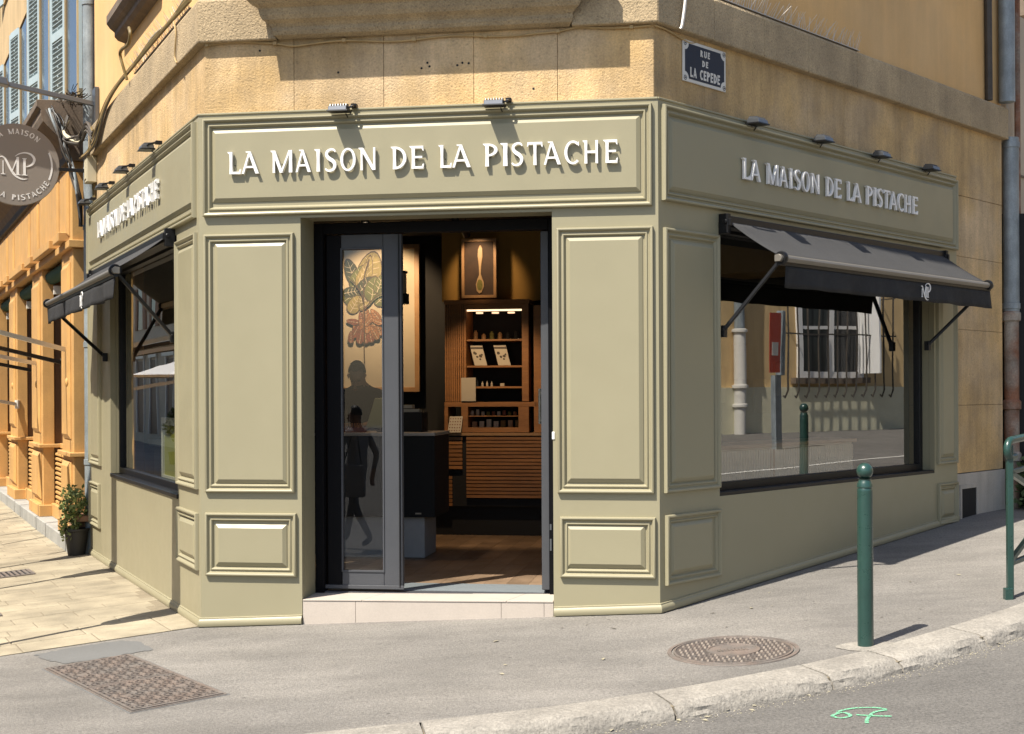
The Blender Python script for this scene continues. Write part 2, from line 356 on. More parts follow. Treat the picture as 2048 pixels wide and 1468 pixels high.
# kerb: each stone a part
kb = bpy.data.objects.new('kerb', None); S.collection.objects.link(kb); kb['kind'] = 'structure'; BASE['kerb'] = ('W', (0, 0, 0))
joints = [-6.5, -5.4, -4.5, -3.35, -2.4, -1.45, -.45, .70, 1.52, 1.93, 2.52, 3.3, 4.0, 4.8, 5.6, 6.4]
for a, b in zip(joints, joints[1:]):
    mb = MB(); n = max(8, int((b-a)/.028)); rr = random.Random(int(a*100)+11)
    ph = rr.random()*9
    prof_n = 10
    for i in range(n+1):
        x = a+.006+(b-a-.012)*i/n; d = kdir(x); nx, ny = d.y, -d.x
        kx, ky = x, kin(x); zz = g(kx, ky)
        e = min(i, n-i)*(b-a)/n; rnd = max(0, 1-e/.05)*.012
        wob = lambda s_: .0035*math.sin(x*9+ph+s_*.5)+.002*math.sin(x*31+ph*2+s_*.9)+.0016*rr.uniform(-1, 1)
        W_ = .235
        pr = [(-.004, -.03), (-.004, .006), (.05, .007-rnd*.4), (W_-.045, .004-rnd+wob(1)*.3), (W_-.020+wob(2)*.8, -.006-rnd+wob(3)*.3), (W_-.006+wob(7)*.9, -.019-rnd+wob(8)*.4), (W_+.006+wob(4)*.9, -.036+wob(5)*.3), (W_+.014+wob(9)*.9, -.052+wob(10)*.3), (W_+.022+wob(6)*.9, -.068+wob(11)*.3), (W_+.030, -KH-.06)]
        for o_, h in pr: mb.v.append((kx+nx*o_, ky+ny*o_, zz+h))
    for i in range(n):
        for k in range(prof_n-1): mb.f.append((i*prof_n+k, i*prof_n+k+1, (i+1)*prof_n+k+1, (i+1)*prof_n+k)); mb.m.append(0)
    mb.f.append(tuple(range(prof_n))); mb.m.append(0); mb.f.append(tuple(n*prof_n+k for k in range(prof_n-1, -1, -1))); mb.m.append(0)
    mb.build('kerb_stone', M['kerb'], kb, smooth=True)
# mortar bed behind the kerb joints
mb = MB()
for i in range(90):
    x = -6+i*.14; d = kdir(x); nx, ny = d.y, -d.x; z = g(x, kin(x))
    for o_, h in ((.002, -.02), (.222, -.02), (.226, -.14)): mb.v.append((x+nx*o_, kin(x)+ny*o_, z+h))
for i in range(89):
    for k in range(2): mb.f.append((i*3+k, i*3+k+1, i*3+k+4, i*3+k+3)); mb.m.append(0)
mb.build('mortar', M['joint'], kb)

# limestone paving of the side street, beyond a straight border
B0 = Vector((-2.16, 9.36)); BD = Vector((-.885, -.465)).normalized(); BN = Vector((BD.y, -BD.x))   # BN points up the street
if BN.y < 0: BN = -BN
sp = MB(); 
def grd(p, off): return (p.x, p.y, g(p.x, p.y)+off)
NA, NB = 40, 60
for i in range(NA+1):
    for j in range(NB+1):
        p = B0 + BD*(i*.35-3.0) + BN*(j*.4); sp.v.append(grd(p, .004))
for i in range(NA):
    for j in range(NB):
        c = B0 + BD*((i+.5)*.35-3.0) + BN*((j+.5)*.4)
        if tofr('L', c.x, c.y)[1] > .4: continue
        a = i*(NB+1)+j; sp.f.append((a, a+1, a+NB+2, a+NB+1)); sp.m.append(0)
pav = tag(sp.build('stone_paving', M['joint']), kind='structure'); BASE[pav.name] = ('W', (0, 0, 0))
rr = random.Random(5); slabs = []
row = 0.0; k = 0
while row < 14:
    h = .34 if k < 2 else rr.choice([.19, .22, .25]); x = -1.5+rr.random()*.4
    while x < 9:
        L_ = rr.uniform(.36, .5) if k < 2 else rr.uniform(.3, .62)
        c = B0 + BD*(x+L_/2) + BN*(row+h/2); slabs.append((c, x, L_, row, h)); x += L_
    row += h; k += 1
vis = []
for s_ in slabs:
    c = s_[0]; u_, v_ = tofr('L', c.x, c.y)
    if v_ > .1: continue
    px = c.x/c.y
    if px < -.45 or px > -.1: continue
    vis.append(s_)
vis.sort(key=lambda s_: s_[0].length)
far = MB()
def slab_into(mb, s_):
    c, x, L_, row_, h = s_; j_ = rr.uniform(.003, .006); t = .0065+rr.uniform(-.001, .0015)
    ps = [B0+BD*(x+j_)+BN*(row_+j_), B0+BD*(x+L_-j_)+BN*(row_+j_+rr.uniform(-.003, .003)), B0+BD*(x+L_-j_)+BN*(row_+h-j_), B0+BD*(x+j_)+BN*(row_+h-j_)]
    b = .005; cc = sum(ps, Vector((0, 0)))/4
    top = [p+(cc-p).normalized()*b for p in ps]
    n0 = [grd(p, 0.0) for p in ps]; n1 = [grd(p, t-.002) for p in ps]; n2 = [grd(p, t) for p in top]
    mb.add(n0+n1+n2, [(8, 9, 10, 11)]+[(i, (i+1) % 4, (i+1) % 4+4, i+4) for i in range(4)]+[(i+4, (i+1) % 4+4, (i+1) % 4+8, i+8) for i in range(4)])
for i, s_ in enumerate(vis):
    if i < 290:
        q = MB(); slab_into(q, s_); q.build('paving_stone', M['slab'], pav)
    else: slab_into(far, s_)
if far.v: far.build('paving_stone', M['slab'], pav, kind='stuff')
# grey repair patch in the asphalt beside the paving
mb = MB(); base_ = [(-2.90, 8.55), (-2.75, 8.42), (-2.55, 8.52), (-2.38, 8.63), (-2.28, 8.68), (-2.36, 8.82), (-2.46, 8.98), (-2.60, 9.05), (-2.76, 8.96), (-2.93, 8.86), (-3.06, 8.76), (-3.0, 8.66)]
rp = random.Random(2); pts = []
for i in range(len(base_)):
    (xa, ya), (xb, yb) = base_[i], base_[(i+1) % len(base_)]
    for k in range(6): t = k/6; pts.append((xa+(xb-xa)*t+rp.uniform(-.012, .012), ya+(yb-ya)*t+rp.uniform(-.014, .014)))
mb.add([(x, y, g(x, y)+.003) for x, y in pts], [tuple(range(len(pts)))]); tag(mb.build('repair_patch', M['patch'], rec=False), kind='structure')

# ------------------------------------------------------------------ the shopfront
sf = thing('shopfront', 'pistachio green panelled corner shopfront with raised mouldings below the stone building', 'shopfront', 'C', (0, 0, 0))
def sub(parent, fr):                                      # parts of the shopfront on another facade: keep under the same thing
    return parent
class FMB(MB):                                            # builder in one facade's frame, stored in the shopfront's own frame
    def __init__(s, fr): super().__init__(); s.fr = fr
    def build(s, name, mats, parent=None, **k):
        pf = BASE[parent.name][0] if parent is not None else None
        if parent is not None and pf != s.fr:
            nv = []
            for x, y, z in s.v:
                X, Y = w2(s.fr, x, y); U, V = tofr(pf, X, Y); nv.append((U, V, z))
            s.v = nv
        if parent is None: k.setdefault('fr', s.fr)
        return super().build(name, mats, parent, **k)
ZT = 3.49; ZF = 2.79
def board(fr, u0, u1, z0, z1, th=.05, name='board', low=None, par=sf):
    mb = FMB(fr)
    if low: mb.prism([(u0, low[0]), (u1, low[1]), (u1, z1), (u0, z1)], 0, th)
    else: mb.box(u0, u1, 0, th, z0, z1)
    return mb.build(name, M['green'], par)
MO = [(0, -.003), (0, .020), (.004, .027), (.012, .030), (.018, .027), (.022, .018), (.028, .010), (.036, .010), (.040, .017), (.046, .019), (.051, .014), (.056, .003), (.060, -.003)]
MOS = [(0, -.003), (0, .024), (.004, .033), (.012, .036), (.019, .032), (.023, .020), (.030, .012), (.038, .012), (.042, .022), (.049, .024), (.055, .017), (.062, .004), (.066, -.003)]
def panel(fr, o, f, big=False, par=sf):
    mb = FMB(fr); mb.rect(o[0], o[1], o[2], o[3], MOS if big else MO); mb.build('panel_moulding', M['green'], par, smooth=True)
    mb = FMB(fr); mb.field(f[0], f[1], f[2], f[3], .026, .021); mb.build('raised_panel', M['green'], par)
# cut corner
D0, D1 = .717, 2.425
board('C', 0.0, D0, 0, ZF, low=(-.3, -.3), name='pilaster'); board('C', D1, WC, 0, ZF, low=(-.3, -.3), name='pilaster')
board('C', 0, WC, ZF, ZT, name='fascia')
panel('C', (.035, 3.08, 2.80, 3.462), (.10, 3.005, 2.895, 3.388), True)
panel('C', (.038, .672, .925, 2.677), (.112, .617, .987, 2.617))
panel('C', (.038, .682, .358, .785), (.110, .612, .425, .708))
panel('C', (2.455, 3.085, .935, 2.667), (2.518, 3.016, 1.005, 2.606))
panel('C', (2.470, 3.093, .384, .780), (2.512, 3.023, .448, .724))
# left facade
LE = -5.05
board('L', LE, -3.76, 0, 2.76, low=(-.4, -.4), name='pilaster'); board('L', -.74, 0, 0, 2.76, low=(-.4, -.4), name='pilaster')
board('L', -3.76, -.74, 0, .835, low=(-.4, -.4), name='apron'); board('L', LE, 0, 2.76, ZT, name='fascia')
panel('L', (LE+.03, -.07, 2.805, 3.462), (LE+.10, -.145, 2.895, 3.388), True)
panel('L', (-.705, -.045, .94, 2.70), (-.625, -.125, 1.01, 2.63))
panel('L', (-.705, -.045, .385, .775), (-.625, -.125, .45, .71))
panel('L', (-4.99, -4.30, .90, 2.70), (-4.90, -4.39, .97, 2.63))
panel('L', (-4.99, -4.36, .29, .72), (-4.90, -4.44, .36, .65))
# right facade
RE = 4.52
board('R', 0, .70, 0, 2.76, low=(-.3, -.3), name='pilaster'); board('R', 4.06, RE, 0, 2.76, low=(-.2, -.2), name='pilaster')
board('R', .70, 4.06, 0, .875, low=(-.3, -.2), name='apron'); board('R', 0, RE, 2.76, ZT, name='fascia')
panel('R', (.035, RE-.02, 2.838, 3.462), (.105, RE-.09, 2.91, 3.39), True)
panel('R', (.045, .685, .935, 2.662), (.125, .625, 1.0, 2.59))
panel('R', (.052, .690, .333, .790), (.105, .60, .40, .735))
panel('R', (4.10, 4.49, .947, 2.662), (4.17, 4.43, 1.01, 2.59))
panel('R', (4.105, 4.495, .42, .778), (4.175, 4.43, .485, .71))
# far end returns, cap, skirting
for fr, u in (('L', LE), ('R', RE)):
    mb = FMB(fr); s_ = 1 if fr == 'L' else -1
    mb.box(u+.0015*s_, u+.03*s_, .052, .30, -.3, ZT-.004); mb.build('end_board', M['green'], sf)
for fr, a, b in (('C', 0, WC), ('L', LE, 0), ('R', 0, RE)):
    mb = FMB(fr); mb.box(a+(-.006 if fr == 'C' else 0), b, -.008, .09, ZT, ZT+.014); mb.build('top_cap', M['green'], sf, bevel=.003)
for fr, a, b in (('C', 0, D0-.002), ('C', D1+.002, WC), ('L', LE, 0), ('R', 0, RE)):
    z0, z1 = gf(fr, a, 0), gf(fr, b, 0); mb = FMB(fr)
    P_ = [(-.018, .0), (-.024, .018), (-.020, .038), (-.010, .050), (-.010, .058), (.002, .062)]
    ea = .0; n = len(P_); vs = []
    for u, z in ((a, z0), (b, z1)):
        for yy, zz in P_:
            uu = u
            if fr == 'C' and u == 0: uu = u+yy*.55
            if fr == 'C' and u == WC: uu = u-yy*.55
            if fr == 'L' and u == 0: uu = u-yy*.55
            if fr == 'R' and u == 0: uu = u+yy*.55
            vs.append((uu, yy, z+zz+.006))
    mb.add(vs, [(i, i+1, i+1+n, i+n) for i in range(n-1)]+[(0, n, n, 0)][:0]+[tuple(range(n)), tuple(range(2*n-1, n-1, -1))]); mb.build('skirting', M['green'], sf, smooth=True)
# little rail under the fascia
for fr, a, b in (('C', D0, D1),):
    mb = FMB(fr); mb.box(a, b, -.004, 0, ZF-.012, ZF+.004); mb.build('lintel_edge', M['green'], sf)
# doorway: reveals and soffit
RV = .30
mb = FMB('C'); mb.box(D0-.03, D0, .052, RV, 0, ZF-.001); mb.box(D1, D1+.03, .052, RV, 0, ZF-.001); mb.box(D0-.03, D1+.03, .052, RV, ZF, ZF+.03)
mb.build('door_reveal', M['green'], sf)
mb = FMB('C'); ZD = 2.775
mb.box(D0+.002, D0+.065, RV+.001, RV+.10, .2, ZD); mb.box(D1-.065, D1-.002, RV+.001, RV+.10, .2, ZD); mb.box(D0+.065, D1-.065, RV+.001, RV+.10, 2.70, ZD)
mb.build('door_frame', M['dblack'], sf, bevel=.004)
# left leaf, closed
lf = FMB('C'); DV = RV+.022
lf.box(1.205, 1.335, DV, DV+.055, .245, 2.695)
lf.box(.905, 1.205, DV, DV+.055, .245, .355); lf.box(.905, 1.205, DV, DV+.055, 2.60, 2.695)
leaf = lf.build('door', M['grey'], sf, bevel=.004)
mb = FMB('C'); mb.box(.80, .904, DV+.001, DV+.054, .246, 2.694); mb.build('hinge_stile', M['dblack'], leaf, bevel=.004)  # grey leaf's stile coloured black to stand for the jamb's shade
mb = FMB('C'); mb.box(.785, 1.345, DV-.008, DV, .236, .262); mb.build('weather_bar', M['grey'], leaf, bevel=.002)
mb = FMB('C'); mb.add([(.904, DV+.026, .354), (1.206, DV+.026, .354), (1.206, DV+.026, 2.601), (.904, DV+.026, 2.601)], [(0, 1, 2, 3)]); mb.build('glass_pane', G_D, leaf, rec=False)
mb = FMB('C'); mb.rect(.903, 1.207, .353, 2.602, [(0, .0), (0, .006), (.010, .006), (.012, -.02)], DV); mb.build('glazing_bead', M['grey'], leaf)
mb = FMB('C'); mb.tube([(1.318, DV-.006, .25), (1.318, DV-.006, 2.69)], .0055, 6); mb.build('door_seal', M['black'], leaf)
# dark side panel between frame and leaf
mb = FMB('C'); mb.box(D0+.065, .785, DV+.006, DV+.04, .2, 2.70); mb.build('side_light', M['dblack'], sf)
# right leaf, opened inwards against the jamb
rl = FMB('C'); a_ = R(84); hx, hy = D1-.07, DV+.03
ux, uy = -math.cos(a_), math.sin(a_); nx, ny = -uy, -ux
def leafpt(s_, t_, z): return (hx+ux*s_+nx*t_, hy+uy*s_-ny*t_*-1, z)
def lbox(mb, s0, s1, t0, t1, z0, z1):
    mb.add([leafpt(s0, t0, z0), leafpt(s1, t0, z0), leafpt(s1, t1, z0), leafpt(s0, t1, z0), leafpt(s0, t0, z1), leafpt(s1, t0, z1), leafpt(s1, t1, z1), leafpt(s0, t1, z1)],
           [(0,3,2,1),(4,5,6,7),(0,1,5,4),(1,2,6,5),(2,3,7,6),(3,0,4,7)])
lbox(rl, 0, .11, 0, .055, .245, 2.695); lbox(rl, .69, .80, 0, .055, .245, 2.695); lbox(rl, .11, .69, 0, .055, .245, .36); lbox(rl, .11, .69, 0, .055, 2.59, 2.695)
rleaf = rl.build('door', M['grey'], sf, bevel=.004)
mb = FMB('C'); lbox(mb, .11, .69, .02, .028, .36, 2.59); mb.build('glass_pane', G_D, rleaf)
mb = FMB('C')
h0 = leafpt(.72, .085, 1.36); h1 = leafpt(.72, .085, 1.62)
mb.tube([h0, h1], .011, 8); mb.tube([leafpt(.72, .05, 1.39), leafpt(.72, .085, 1.39)], .008, 6); mb.tube([leafpt(.72, .05, 1.59), leafpt(.72, .085, 1.59)], .008, 6)
mb.build('handle', M['stud'], rleaf, smooth=True)
for za, zb in ((.52, .60), (.66, .70)): mb = FMB('C'); mb.box(D1-.062, D1-.05, RV-.002, RV+.003, za, zb); mb.build('latch_plate', M['gout'], sf)
mb = FMB('C'); mb.box(D1-.006, D1+.012, -.006, .01, 1.285, 1.335); mb.build('door_contact', M['white'], sf, bevel=.002)

# windows
def window(fr, u0, u1, z0, z1, rec, gm, par, mull=(), sillh=.05):
    mb = FMB(fr); mb.box(u0-.03, u0, .052, rec+.06, z0-.04, z1+.03); mb.box(u1, u1+.03, .052, rec+.06, z0-.04, z1+.03)
    mb.box(u0, u1, .052, rec+.06, z1, z1+.03); mb.build('window_reveal', M['green'], par)
    mb = FMB(fr); b = .055
    mb.box(u0, u0+b, rec, rec+.06, z0, z1); mb.box(u1-b, u1, rec, rec+.06, z0, z1); mb.box(u0+b, u1-b, rec, rec+.06, z0, z0+b); mb.box(u0+b, u1-b, rec, rec+.06, z1-b, z1)
    for m_ in mull: mb.box(m_-.02, m_+.02, rec, rec+.06, z0+b, z1-b)
    wf = mb.build('window_frame', M['black'], par, bevel=.003)
    e = [u0+b]+[q for m_ in mull for q in (m_-.02, m_+.02)]+[u1-b]
    for a, c in zip(e[::2], e[1::2]):
        q = FMB(fr); q.add([(a-.002, rec+.03, z0+b-.002), (c+.002, rec+.03, z0+b-.002), (c+.002, rec+.03, z1-b+.002), (a-.002, rec+.03, z1-b+.002)], [(0, 1, 2, 3)]); q.build('glass_pane', gm, wf, rec=False)
    return wf
wl = window('L', -3.76, -.74, .86, 2.76, .075, G_L, sf)
wr = window('R', .70, 4.06, .90, 2.76, .11, G_R, sf)
mb = FMB('L'); mb.box(-3.72, -.72, -.014, .135, .828, .862); mb.build('window_sill', M['black'], sf, bevel=.004)
mb = FMB('R'); mb.box(.702, 4.058, .004, .17, .873, .902); mb.build('window_sill', M['black'], sf, bevel=.003)

# ------------------------------------------------------------------ lettering
def cr(pts, n=6):                                         # Catmull-Rom through (x,y,w)
    out = []; P_ = [pts[0]]+list(pts)+[pts[-1]]
    for i in range(1, len(P_)-2):
        p0, p1, p2, p3 = P_[i-1:i+3]
        for k in range(n):
            t = k/n; out.append(tuple(.5*((2*p1[j])+(-p0[j]+p2[j])*t+(2*p0[j]-5*p1[j]+4*p2[j]-p3[j])*t*t+(-p0[j]+3*p1[j]-3*p2[j]+p3[j])*t**3) for j in range(3)))
    out.append(tuple(pts[-1])); return out
def ribbon(pts, n=6):
    c = cr(pts, n) if n else pts; A = []; B = []
    for i, (x, y, w_) in enumerate(c):
        a = c[max(0, i-1)]; b = c[min(len(c)-1, i+1)]; d = Vector((b[0]-a[0], b[1]-a[1])).normalized()
        A.append((x-d.y*w_/2, y+d.x*w_/2)); B.append((x+d.y*w_/2, y-d.x*w_/2))
    return A+B[::-1]
def ring(cx, cy, rx, ry, a0, a1, wx, wy, n=20):
    o = [(cx+rx*math.cos(R(a0+(a1-a0)*k/n)), cy+ry*math.sin(R(a0+(a1-a0)*k/n))) for k in range(n+1)]
    i = [(cx+(rx-wx)*math.cos(R(a0+(a1-a0)*k/n)), cy+(ry-wy)*math.sin(R(a0+(a1-a0)*k/n))) for k in range(n+1)]
    return ('strip', o, i)
def glyph(c, bold=False):
    wt = bold if bold > 1 else 1; bold = bold is True or bold == 1
    s = .125 if bold else .073*wt; t = .11 if bold else .052*wt; sr = 0 if bold else .10; q = .9 if not bold else 1
    def stem(x, ser=True, k=1.0):
        a = s*k; sx = sr if ser else 0
        P_ = [(x-a, 0), (x+a, 0), (x+a*.82, .5), (x+a, 1)]
        P_ += [(x-a-sx, 1), (x-a-sx*.7, .945), (x-a, .90)] if sx else [(x-a, 1)]
        P_ += [(x-a*.82, .5)]; return P_
    def dg(x0, y0, x1, y1, w0, w1): return [(x0-w0, y0), (x0+w0, y0), (x1+w1, y1), (x1-w1, y1)]
    def br(x0, x1, y, h0=None, h1=None):
        h0 = h0 or t; h1 = h1 or h0; return [(x0, y-h0), (x1, y-h1), (x1, y+h1), (x0, y+h0)]
    T = lambda x, y, d: [(x-.09, y-d*.0), (x+.0, y), (x+.015, y+d*.17), (x-.035, y+d*.15)] if not bold else None
    if c == 'L': r = [stem(.17), br(.2, .64, t), T(.64, t, 1)]
    elif c == 'I': r = [stem(.17)]
    elif c == 'E': r = [stem(.17), br(.2, .62, t), br(.2, .56, .5+t*.2, t*.85), br(.2, .61, 1-t), T(.62, t, 1), T(.61, 1-t, -1)]
    elif c == 'T': r = [stem(.36, False), br(.02, .70, 1-t), T(.70, 1-t, -1), [(.10, 1-t), (.02, 1-t), (.0, .80), (.05, .82)] if not bold else None]
    elif c == 'H': r = [stem(.17), stem(.72, False, .9), br(.2, .7, .5)]
    elif c == 'A': r = [dg(.05, 0, .37, .98, s*.72, s*.6), dg(.74, 0, .36, 1, s*1.12, s*.95), br(.19, .58, .30, t*.85), [(.18, 1), (.40, 1), (.40, .94), (.22, .945)] if not bold else None]
    elif c == 'M': r = [stem(.14, True, .72), dg(.48, 0, .13, 1, s*.9, s*1.05), dg(.48, .0, .86, 1, s*.5, s*.6), stem(.90, False, 1)] if not bold else [stem(.1), dg(.5, .1, .1, 1, s, s), dg(.5, .1, .9, 1, s, s), stem(.9)]
    elif c == 'N': r = [stem(.14, True, .7), dg(.72, 0, .13, 1, s*1.1, s*1.1), stem(.74, False, .7)]
    elif c == 'O': r = [ring(.42, .5, .42, .515, 0, 360, s*1.9, t*1.7, 36)]
    elif c == 'D': r = [stem(.17), ring(.2, .5, .52, .5, -90, 90, s*1.9, t*1.9, 22)]
    elif c == 'C': r = [ring(.42, .5, .42, .515, 48, 312, s*1.9, t*1.8, 28), [(.62, .93), (.70, .97), (.71, .76), (.66, .80)] if not bold else None]
    elif c == 'P': r = [stem(.17), ring(.2, .72, .40, .28, -90, 90, s*1.9, t*1.7, 18)]
    elif c == 'R': r = [stem(.17), ring(.2, .72, .38, .28, -90, 90, s*1.9, t*1.7, 18), dg(.60, 0, .30, .5, s, s*.9)]
    elif c == 'U': r = [[(.07, 1), (.27, 1), (.27, .35), (.07, .35)], [(.53, 1), (.73, 1), (.73, .35), (.53, .35)], ring(.4, .35, .33, .36, 180, 360, .2, .19, 18)]
    elif c == 'S': r = [ribbon([(.56, .86, .06), (.47, .955, t*1.7), (.30, .965, t*1.9), (.13, .87, .13), (.10, .72, .15), (.22, .58, .17), (.42, .46, .175), (.53, .30, .16), (.47, .11, .13), (.30, .03, t*1.9), (.14, .04, t*1.7), (.03, .12, .07)])]
    else: r = []
    return [p for p in r if p]
def glyph_into(mb, c, x0, x1, y0, y1, d0, d1, bold=False, tr=None, m=0):
    """fit glyph into a box; the front lies at d0, the back at d1"""
    ps = glyph(c, bold); xs_ = [p[0] for q in ps for p in (q[1] if q[0] == 'strip' else q)]
    lo, hi = min(xs_), max(xs_)
    F = lambda p: (x0+(p[0]-lo)/(hi-lo)*(x1-x0), y0+p[1]*(y1-y0))
    if tr: F0 = F; F = lambda p: tr(*F0(p))
    for k, q in enumerate(ps):
        a = d0-.0004*k
        if q[0] == 'strip':
            o, i = [F(p) for p in q[1]], [F(p) for p in q[2]]; n = len(o)
            vs = [(x, a, z) for x, z in o]+[(x, a, z) for x, z in i]+[(x, d1, z) for x, z in o]+[(x, d1, z) for x, z in i]
            fs = []
            for j in range(n-1):
                fs += [(j, j+1, n+j+1, n+j), (j, 2*n+j, 2*n+j+1, j+1), (n+j, n+j+1, 3*n+j+1, 3*n+j)]
            fs += [(0, n, 3*n, 2*n), (n-1, 3*n-1, 4*n-1, 2*n-1)]
            mb.add(vs, fs, m)
        else: mb.prism([F(p) for p in q], a, d1, m)
TXT = 'LAMAISONDELAPISTACHE'
POS = [(0.0, 0.0357), (0.0383, 0.0838), (0.1146, 0.1719), (0.1813, 0.2208), (0.2303, 0.2447), (0.258, 0.2879), (0.2986, 0.338), (0.3456, 0.39), (0.4291, 0.4693), (0.4769, 0.5144), (0.5516, 0.585), (0.5869, 0.6335), (0.6643, 0.7014), (0.7075, 0.7265), (0.7363, 0.7656), (0.7754, 0.8145), (0.8171, 0.8596), (0.8684, 0.9044), (0.9131, 0.9514), (0.964, 1.0)]
for fr, u0, ww, z0, z1 in (('C', .222, 2.640, 3.078, 3.228), ('L', -4.185, 2.96, 3.085, 3.235), ('R', .942, 2.713, 3.075, 3.222)):
    for ch, (a, b) in zip(TXT, POS):
        mb = FMB(fr); glyph_into(mb, ch, u0+a*ww, u0+b*ww, z0, z1, -.050, -.030); mb.build('letter', M['white'], sf)
        # stand-off pins
    mb = FMB(fr)
    for a, b in POS:
        c = u0+(a+b)/2*ww; mb.tube([(c, -.018, z0+.06), (c, -.034, z0+.06)], .003, 5)
    mb.build('letter_pins', M['black'], sf, kind='stuff')
# interlaced monogram, in units where the stem height is 1
MONO = [[(-.62, .88, .03), (-.45, .93, .07), (-.30, .80, .10), (-.05, .30, .12), (.12, .04, .12), (.30, -.12, .10), (.55, -.22, .07), (.80, -.19, .02)],
        [(-.42, .72, .04), (-.42, .0, .06)],
        [(.02, .12, .04), (.28, .86, .07)],
        [(.32, .95, .13), (.32, .02, .13)],
        [(.66, .86, .13), (.66, .0, .13)],
        [(.18, .98, .02), (.40, 1.13, .05), (.70, 1.20, .07), (1.0, 1.12, .10), (1.16, .88, .13), (1.06, .62, .11), (.84, .48, .06), (.70, .46, .02)]]
SER = [(-.42, 0, .22), (.32, 0, .26), (.66, 0, .28), (.66, .88, .22)]
def mono_into(mb, cx, cz, h, d0, d1, m=0, tr=None, flat=1.0):
    k = 0
    for st in MONO:
        pl = ribbon(st, 8 if len(st) > 2 else 1); pl = [(cx+(x-.27)*h*flat, cz+(y-.5)*h) for x, y in pl]
        if tr: pl = [tr(*p) for p in pl]
        n = len(pl)//2; o, i = pl[:n], pl[n:][::-1]; a = d0-.0003*k; k += 1
        vs = [(x, a, z) for x, z in o]+[(x, a, z) for x, z in i]+[(x, d1, z) for x, z in o]+[(x, d1, z) for x, z in i]
        fs = []
        for j in range(n-1): fs += [(j, j+1, n+j+1, n+j), (j, 2*n+j, 2*n+j+1, j+1), (n+j, n+j+1, 3*n+j+1, 3*n+j)]
        mb.add(vs, fs, m)
    for x, y, w_ in SER:
        a = d0-.0003*k; k += 1
        mb.prism([(cx+(x-.27-w_/2)*h*flat, cz+(y-.515)*h), (cx+(x-.27+w_/2)*h*flat, cz+(y-.515)*h), (cx+(x-.27+w_/2)*h*flat, cz+(y-.475)*h), (cx+(x-.27-w_/2)*h*flat, cz+(y-.475)*h)], a, d1, m)

# entrance step of pale tiles, as deep as the doorway
st_ = bpy.data.objects.new('entrance_step', None); S.collection.objects.link(st_); place(st_, 'C', (0, 0, 0)); BASE['entrance_step'] = ('C', (0, 0, 0))
tag(st_, 'pale tiled entrance step in front of the open shop door', 'step')
zs0, zs1 = .205, .224
def ztop(u): return zs0+(zs1-zs0)*(u-D0)/(D1-D0)
cuts = [D0+.002, 1.085, 2.075, 2.36, D1-.002]
for a, b in zip(cuts, cuts[1:]):
    mb = MB(); mb.add([(a+.0015, .004, -.2), (b-.0015, .004, -.2), (b-.0015, .012, -.2), (a+.0015, .012, -.2), (a+.0015, .004, ztop(a)-.012), (b-.0015, .004, ztop(b)-.012), (b-.0015, .012, ztop(b)-.012), (a+.0015, .012, ztop(a)-.012)],
       [(0,3,2,1),(4,5,6,7),(0,1,5,4),(1,2,6,5),(2,3,7,6),(3,0,4,7)]); mb.build('tile', M['tile'], st_)
cuts = [D0+.002, 1.13, 2.11, D1-.002]
for k, (a, b) in enumerate(zip(cuts, cuts[1:])):
    mb = MB(); sh = .06*(1 if k else 0)
    mb.add([(a+.0015, .0, ztop(a)-.010), (b-.0015, .0, ztop(b)-.010), (b-.0015+(.08 if k < 2 else 0), RV+.03, ztop(b)-.010), (a+.0015+(.08 if k else 0), RV+.03, ztop(a)-.010),
            (a+.0015, .0, ztop(a)), (b-.0015, .0, ztop(b)), (b-.0015+(.08 if k < 2 else 0), RV+.03, ztop(b)), (a+.0015+(.08 if k else 0), RV+.03, ztop(a))],
       [(0,3,2,1),(4,5,6,7),(0,1,5,4),(1,2,6,5),(2,3,7,6),(3,0,4,7)]); mb.build('tile', M['tile'], st_, bevel=.0015)
mb = MB(); mb.box(D0, D1, .014, RV+.02, -.2, zs0-.011); mb.build('step_core', M['joint'], st_)

# ------------------------------------------------------------------ the corner building of warm stone
cb = thing('corner_building', 'warm stone and ochre stucco corner building above the green shopfront', 'building', 'C', (0, .05, 3.49))
SV = .052
def mitre(fr, v):                                         # end of an offset plane at the two corners
    if fr == 'C': return .529*v, WC-.541*v
    if fr == 'L': return -12, -.529*v
    return .541*v, 5.66
def block(fr, u0, u1, z0, z1, v0=SV, v1=.40, m='stone', name='stone_block', bev=.0015, par=cb):
    mb = FMB(fr); mb.box(u0, u1, v0, v1, z0, z1); return mb.build(name, M[m], par, bevel=bev)
a0, a1 = mitre('C', SV)
cc = [a0, .66, 1.285, 1.90, 2.46, a1]
for a, b in zip(cc, cc[1:]): block('C', a+.0015, b-.0015, 3.494, 4.00)
b1 = mitre('L', SV)[1]
cc = [-5.06, -4.25, -3.42, -2.45, -1.5, -.62, b1]
for a, b in zip(cc, cc[1:]): block('L', a+.0015, b-.0015, 3.494, 4.00)
c0 = mitre('R', SV)[0]
cc = [c0, .62, 1.34, 2.0, 2.57, 3.54, 4.29]
for a, b in zip(cc, cc[1:]): block('R', a+.0015, b-.0015, 3.494, 4.00)
block('R', 4.292, 5.66, 3.36, 4.00)
block('R', 4.40, 5.66, -.2, .835, v0=SV-.02, m='plinth', name='plinth_stone')
zz = [.84, 1.456, 2.143, 2.806, 3.357]
for a, b in zip(zz, zz[1:]): block('R', 4.40, 5.66, a+.0015, b-.0015)
